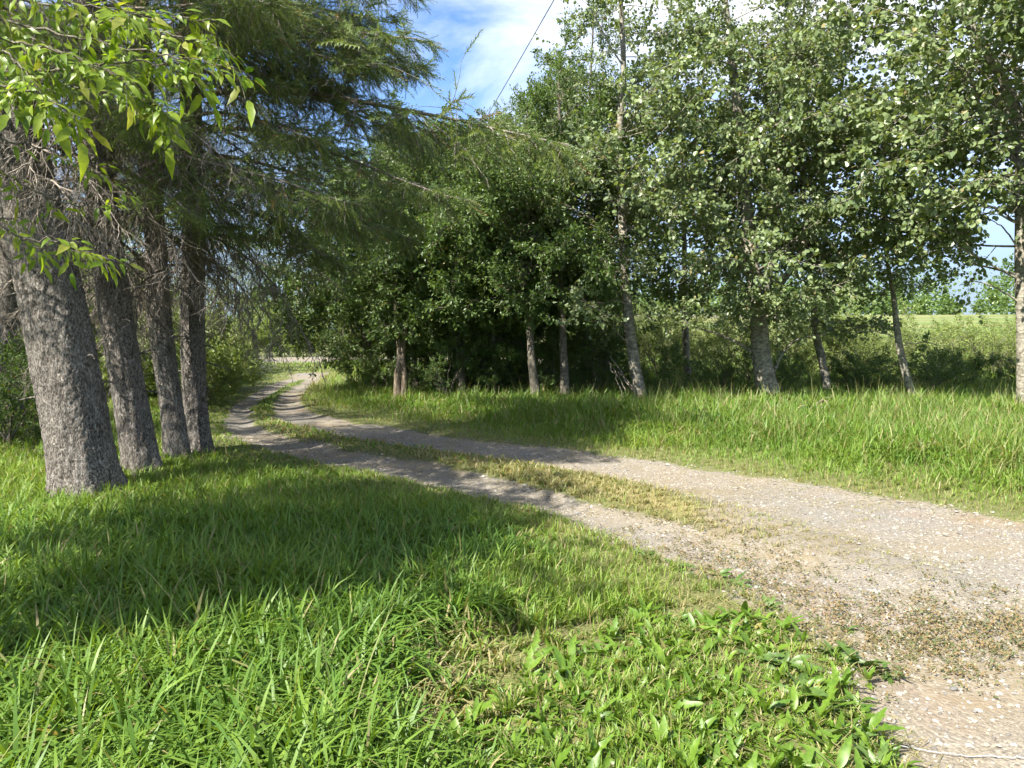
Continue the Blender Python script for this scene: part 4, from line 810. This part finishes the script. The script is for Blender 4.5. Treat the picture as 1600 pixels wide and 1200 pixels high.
g = Geo(); r = np.random.default_rng(66); N = 46000
y = np.sqrt(r.uniform(1.6 ** 2, 8.0 ** 2, N)); x = r.uniform(-1, 1, N) * (0.74 * y + 1.0); s, m, dl, dr = plan(x, y)
keep = (s < 0.12) & (r.random(N) < np.where(dl < dr, smooth(2.6, 0.2, dl + 0.8 * (fbm(x * 2, y * 2, 15) - 0.5)), 0.35) * np.clip(4.5 / y, 0.2, 1)); x, y = x[keep], y[keep]; n = len(x)
add_blades(g, np.stack([x, y, height(x, y) + r.uniform(0.003, 0.03, n)], -1), r.uniform(0, 6.283, n), r.uniform(0.05, 0.16, n), r.uniform(0.003, 0.006, n), r.uniform(1.1, 1.6, n), r.uniform(-0.1, 0.3, n), 3, r.random(n), np.clip(r.normal(0.62, 0.3, n), 0, 1), r)
N = 60000; y = np.sqrt(r.uniform(2.0 ** 2, 10.0 ** 2, N)); x = r.uniform(-0.2, 1, N) * (0.74 * y + 1.0); s, m, dl, dr = plan(x, y)
pt = smooth(0.48, 0.68, fbm(x * 0.8, y * 1.5, 35)) * 0.55 + smooth(0.55, 0.0, dr) * 0.5 + smooth(-0.5, 0.1, m) * 0.5
keep = (s > 0) & (r.random(N) < 1.7 * pt * np.clip(4.5 / y, 0.25, 1)); x, y = x[keep], y[keep]; n = len(x)
add_blades(g, np.stack([x, y, height(x, y) + r.uniform(0.002, 0.012, n)], -1), r.normal(-0.6, 0.9, n), r.uniform(0.03, 0.11, n), r.uniform(0.0022, 0.0042, n), r.uniform(1.2, 1.57, n), r.uniform(-0.05, 0.2, n), 3, r.random(n), np.clip(r.normal(0.85, 0.2, n), 0, 1), r)
tag(obj('thatch', g.mesh('thatch', [M['grass']])), 'dry grass litter lying between the blades near the track', 'dry grass', kind='stuff')

# ------------------------------------------------------------------ gravel stones
g = Geo(); r = np.random.default_rng(44)
ph = (1 + 5 ** 0.5) / 2
ICO = nrm(np.array([[-1, ph, 0], [1, ph, 0], [-1, -ph, 0], [1, -ph, 0], [0, -1, ph], [0, 1, ph], [0, -1, -ph], [0, 1, -ph], [ph, 0, -1], [ph, 0, 1], [-ph, 0, -1], [-ph, 0, 1]], float))
ICOF = [[0, 11, 5], [0, 5, 1], [0, 1, 7], [0, 7, 10], [0, 10, 11], [1, 5, 9], [5, 11, 4], [11, 10, 2], [10, 7, 6], [7, 1, 8], [3, 9, 4], [3, 4, 2], [3, 2, 6], [3, 6, 8], [3, 8, 9], [4, 9, 5], [2, 4, 11], [6, 2, 10], [8, 6, 7], [9, 8, 1]]
N = 150000; y = np.sqrt(r.uniform(1.6 ** 2, 13 ** 2, N)); x = r.uniform(-0.6, 1, N) * (0.74 * y + 1.0)
s, m, dl, dr = plan(x, y); nzv = fbm(x * 2, y * 2, 71); keep = (s > -0.1) & (m < 0.05) & (r.random(N) < np.clip(3.0 / (0.4 + y * 0.5), 0, 1) ** 1.5 * (0.2 + 1.1 * nzv))
x, y = x[keep], y[keep]; o_ = np.argsort(y); x, y = x[o_], y[o_]; n = len(x); sc = np.exp(r.normal(-5.2, 0.42, n)) * (1 + 0.04 * y)
p = np.stack([x, y, height(x, y) + sc * 0.15], -1); a = r.uniform(0, 6.28, n); X = np.stack([np.cos(a), np.sin(a), r.normal(0, .2, n)], -1); X = nrm(X); Y = nrm(np.cross([[0, 0, 1.0]], X)); Z = np.cross(X, Y)
el = np.stack([r.uniform(0.9, 1.5, n), r.uniform(0.8, 1.1, n), r.uniform(0.45, 0.75, n)], -1)
OCT = np.array([[1, 0, 0], [0, 1, 0], [-1, 0, 0], [0, -1, 0], [0.1, 0.05, 1], [0, 0, -1]], float); OCTF = [[0, 1, 4], [1, 2, 4], [2, 3, 4], [3, 0, 4], [1, 0, 5], [2, 1, 5], [3, 2, 5], [0, 3, 5]]
tn = r.random(n); tn2 = r.random(n); NI = min(n, 4500)
for T_, TF_, sl_ in ((ICO, ICOF, slice(0, NI)), (OCT, OCTF, slice(NI, n))):
    V, Fc = stamp(T_, TF_, p[sl_], (X * el[:, :1])[sl_], (Y * el[:, 1:2])[sl_], (Z * el[:, 2:])[sl_], sc[sl_]); V += r.normal(0, 1, V.shape) * np.repeat(sc[sl_], len(T_))[:, None] * 0.12
    g.add(V, Fc, 0, np.repeat(np.stack([tn, tn2, tn], -1)[sl_], len(T_), 0), smooth=False)
def stone_mat():
    m, nn, ll = mat_new('stone'); out = nn.new('ShaderNodeOutputMaterial'); at = nn.new('ShaderNodeAttribute'); at.attribute_name = 'Col'
    sx = nn.new('ShaderNodeSeparateColor'); ll.new(at.outputs['Color'], sx.inputs[0])
    c = mixc(nn, ll, sx.outputs[0], (0.11, 0.10, 0.085, 1), (0.34, 0.31, 0.265, 1)); c2 = mixc(nn, ll, sx.outputs[1], (0.9, 0.95, 1.05, 1), (1.05, 0.97, 0.86, 1)); c = mixc(nn, ll, 1.0, c, c2, 'MULTIPLY')
    pb = nn.new('ShaderNodeBsdfPrincipled'); pb.inputs['Roughness'].default_value = 0.85; ll.new(c, pb.inputs['Base Color']); ll.new(pb.outputs[0], out.inputs['Surface']); return m
M['stone'] = stone_mat()
tag(obj('gravel', g.mesh('gravel', [M['stone']])), 'loose pale pebbles on the track', 'gravel', kind='stuff'); print('stones', n)

# ------------------------------------------------------------------ broadleaf weeds
def weed_leaf(seed, mat):
    r = random.Random(seed); g = Geo(); L = 1.0; lob = (0.0, 0.12, 0.4)[seed % 3]
    V, Fc = leaf_outline(11, lambda t: 0.02 if t < 0.16 else 0.135 * math.sin(math.pi * ((t - 0.16) / 0.84) ** 0.85) ** 0.75 * (1 + lob * math.sin(t * 40 + seed)), L, 0.22, 0.35, -r.uniform(0.15, 0.7), seed)
    g.add(V, Fc, 0, np.tile([r.uniform(0.3, 0.8), 0, 0], (len(V), 1))); return g.mesh('leaf', [mat])
WL = [weed_leaf(i, M['weed']) for i in range(6)]; DL = [weed_leaf(20 + i, M['dark_weed']) for i in range(4)]
wr = random.Random(12)
def weed(px, py, sc, fam, label, group, nl, flat=0.4):
    q = U(px, py); z = hz(q.x, q.y); t = thing('broadleaf_weed', label, 'weed', (q.x, q.y, z), group); a = wr.uniform(0, 6.28)
    for i in range(nl):
        a += 2.4 + wr.uniform(-.4, .4); e = wr.uniform(flat * 0.2, flat + 0.75); d = (math.cos(a) * math.cos(e), math.sin(a) * math.cos(e), math.sin(e))
        obj('leaf', fam[wr.randrange(len(fam))], t, mat4=frame(d, wr.uniform(-1.1, 1.1), sc * wr.uniform(0.55, 1.35), (0, 0, 0)))
spots = []; tries = 0
while len(spots) < 96 and tries < 9000:
    tries += 1; px, py = wr.uniform(600, 1410), wr.uniform(955, 1235); q = U(px, py)
    if not bool(inside(np.array([q.x]), np.array([q.y]), WEEDS)[0]) and wr.random() > 0.06: continue
    if any(abs(px - a) < 34 and abs(py - b) < 18 for a, b in spots): continue
    spots.append((px, py))
for px, py in spots: weed(px, py, wr.uniform(0.07, 0.125), WL, 'bright green broadleaf weed in the turf at the bottom of the picture', 'broadleaf weeds in the turf', wr.randint(6, 8), 0.75)
for k, (px, py, sc) in enumerate([(1345, 1032, 0.2), (1300, 1020, 0.17), (1385, 1040, 0.15), (1120, 890, 0.16), (1150, 905, 0.15), (1060, 885, 0.15), (1010, 870, 0.14), (1180, 1030, 0.2), (1225, 1040, 0.2), (1250, 1085, 0.2), (1290, 1110, 0.19), (1330, 1150, 0.2), (1370, 1195, 0.2), (1200, 945, 0.12), (1325, 970, 0.08)]):
    weed(px, py, sc * 0.62, DL, 'dark green weed rosette sprawling at the gravel edge', 'dark weeds along the gravel edge', 16, 0.4)
# carpet of smaller leaves between the larger weeds
g = Geo(); r = np.random.default_rng(58); N = 15000; lo, hi = WEEDS.min(0), WEEDS.max(0); x = r.uniform(lo[0] - 0.3, hi[0] + 0.2, N); y = r.uniform(max(lo[1], 1.6), hi[1] + 0.4, N)
nzv = fbm(x * 2.5, y * 2.5, 91); keep = inside(x + 0.5 * (nzv - 0.5), y + 0.5 * (nzv - 0.5), WEEDS) & (r.random(N) < np.clip((nzv - 0.25) * 2.2, 0, 1)); x, y = x[keep][:3300], y[keep][:3300]; n = len(x)
a = r.uniform(0, 6.28, n); e = r.uniform(0.15, 1.25, n); X = np.stack([np.cos(a) * np.cos(e), np.sin(a) * np.cos(e), np.sin(e)], -1); Y = nrm(np.cross(np.stack([r.normal(0, .5, n), r.normal(0, .5, n), np.ones(n)], -1), X)); Z = np.cross(X, Y)
TV, TF = leaf_outline(5, lambda t: 0.03 if t < 0.1 else 0.17 * math.sin(math.pi * t ** 0.8) ** 0.8, 1.0, 0.25, 0.35, -0.45, 3)
V, Fc = stamp(TV, TF, np.stack([x, y, height(x, y)], -1), X, Y, Z, r.uniform(0.035, 0.095, n)); tn = r.random(n); g.add(V, Fc, 0, np.repeat(np.stack([tn, (r.random(n) < 0.06) * 0.6, tn], -1), len(TV), 0))
tag(obj('low_weeds', g.mesh('low_weeds', [M['weed']])), 'carpet of small broad leaves between the larger weeds', 'weeds', kind='stuff')
# small creeping weeds on the gravel
g = Geo(); r = np.random.default_rng(55)
N = 1300; u = r.random((N, 2)); px = np.concatenate([r.normal(1140, 130, N // 2), r.normal(1490, 110, N // 2)]); py = np.concatenate([868 + 0.30 * (px[:N // 2] - 1100) + r.normal(0, 34, N // 2), 975 + r.normal(0, 34, N // 2)])
pp = np.array([list(U(a, b)) for a, b in zip(px, py)]); pp[:, 2] = height(pp[:, 0], pp[:, 1]) + 0.006
s_, _, _, _ = plan(pp[:, 0], pp[:, 1]); pp = pp[s_ > -0.1]
pos = (pp[:, None] + r.normal(0, 0.022, (len(pp), 9, 3)) * np.array([1, 1, 0.25])).reshape(-1, 3); pos[:, 2] += 0.012
X, Y, Z = leaf_frames(pos, nrm(r.normal(0, 1, pos.shape) * np.array([1, 1, 0.4])), r, 1.2, -0.2)
V, Fc = stamp(LEAF_POINT[0], LEAF_POINT[1], pos, X, Y, Z, r.uniform(0.010, 0.022, len(pos))); tn = r.random(len(pos))
g.add(V, Fc, 0, np.repeat(np.stack([tn, (r.random(len(pos)) < 0.55) * 0.7, tn], -1), 6, 0), smooth=False)
tag(obj('creeping_weeds', g.mesh('creeping_weeds', [M['knotweed']])), 'tiny creeping weeds scattered on the gravel', 'weeds', kind='stuff')

# ------------------------------------------------------------------ dead wood, cord and overhead wire
def tube_obj(name, pts, r0, r1, mat, label, cat, seed=0, K=24, wob=0.01, group=None, sides=6):
    b = Vector(pts[0]); g = Geo(); limb_geo(g, [Vector(q) - b for q in pts], r0, r1, sides, K, wob, seed); o = obj(name, g.mesh(name, [mat]), loc=b); return tag(o, label, cat, group)
q = P(1000, 622, YP - 0.3)
dt = thing('fallen_branch', 'dark dead branch drooping into the verge grass beside the slim poplar', 'branch', P(955, 560, YP + 0.4)); b0 = Vector(dt.location)
for k, (a, b) in enumerate([((955, 560), (1000, 630)), ((958, 575), (985, 628)), ((965, 580), (992, 612)), ((950, 565), (972, 618))]):
    g = Geo(); limb_geo(g, [P(*a, YP + 0.4) - b0, P((a[0] + b[0]) / 2, (a[1] + b[1]) / 2 - 4, YP) - b0, P(*b, YP - 0.5) - b0], 0.016, 0.005, 5, 10, 0.015, k); obj('twig', g.mesh('twig', [M['dead_twig']]), dt)
for k, (a, b, r0) in enumerate([((1272, 652), (1296, 642), 0.035), ((1246, 660), (1260, 658), 0.025), ((1284, 642), (1294, 654), 0.02)]):
    A = U(*a); B = U(*b); A.z = hz(A.x, A.y) + 0.10; B.z = hz(B.x, B.y) + 0.16
    tube_obj('broken_wood', [A, (A + B) / 2 + Vector((0, 0, 0.04)), B], r0, r0 * 0.7, M['bare_wood'], ['pale broken log end lying in the grass under the stout poplar', 'short pale wood piece left of the broken log', 'thin pale splinter leaning beside the broken log'][k], 'log', k, 8)
M['wire'] = bark_mat('wire', (0.03, 0.03, 0.03), (0.06, 0.06, 0.06), (0.04, 0.04, 0.04), 5, 1, 0.0)
M['cord'] = bark_mat('cord', (0.5, 0.55, 0.6), (0.65, 0.68, 0.7), (0.6, 0.62, 0.65), 40, 1, 0.0)
a = P(900, -60, 16.0); b = P(735, 225, 34.0); d = b - a
tube_obj('overhead_wire', [a - d * 0.6, a, a + d * 0.5 - Vector((0, 0, 0.04)), b, b + d * 0.6], 0.012, 0.012, M['wire'], 'thin dark overhead wire crossing the open sky', 'wire', 0, 40, 0.0)
cp = [U(x, y) for x, y in [(1372, 1153), (1430, 1158), (1500, 1160), (1560, 1162), (1640, 1166)]]
for q in cp: q.z = hz(q.x, q.y) + 0.012
tube_obj('cord', cp, 0.0018, 0.0018, M['cord'], 'thin pale cord lying on the gravel in the lower right corner', 'cord', 3, 40, 0.002)

# ------------------------------------------------------------------ labels that tell look-alikes apart by their order
ORD = 'first second third fourth fifth sixth seventh eighth ninth tenth eleventh twelfth thirteenth fourteenth fifteenth sixteenth seventeenth eighteenth nineteenth twentieth'.split()
def nth(i): return ORD[i] if i < 20 else ('twenty ' + ORD[i - 20] if i < 39 else str(i + 1) + 'th')
def scr(o): v = o.location; return v.x / v.y
def order(group, fmt):
    L = sorted([o for o in C.objects if o.parent is None and o.get('group') == group], key=scr); n = len(L)
    for i, o in enumerate(L):
        side = 'left' if i < (n + 1) // 2 else 'right'; k = i if side == 'left' else n - 1 - i; o['label'] = fmt.format((nth(k) + ' ' if k else '') + 'from the ' + side if k else side + 'most')
order('shrubs of the sunny belt', 'sunlit pale green shrub behind the poplars, {} of the belt')
order('low shrubs at the feet of the poplars', 'low green shrub at the feet of the poplars, {}')
order('undergrowth of the grove', 'dark shaded shrub under the grove trees, {}')
order('shrubs left of the track', 'yellow green shrub left of the track beyond the spruces, {}')
order('shrubs behind the spruces', 'dark shrub in the shade behind the spruce trunks, {}')
order('silvery weeds by the far track', 'silvery grey green weed bush left of the far track, {}')
order('bushes across the gravel road', 'grey green bush across the gravel road, {}')
order('trees across the gravel road', 'grey green tree across the gravel road, {}')
order('thicket far left', 'tree in the thicket far left of the track, {}')
order('thicket behind the grove', 'tree in the thicket behind the grove, {}')
L = sorted([o for o in C.objects if o.parent is None and o.get('group') == 'dark weeds along the gravel edge'], key=lambda o: o.location.y)
for i, o in enumerate(L): o['label'] = 'dark green weed rosette at the gravel edge, %s counted up from the bottom edge' % nth(i)
L = sorted([o for o in C.objects if o.parent is None and o.get('group') == 'broadleaf weeds in the turf'], key=lambda o: o.location.y)
for b in range(0, len(L), 12):
    for i, o in enumerate(sorted(L[b:b + 12], key=scr)): o['label'] = 'bright broadleaf weed, %s from the left in the %s row up from the bottom' % (nth(i), nth(b // 12))
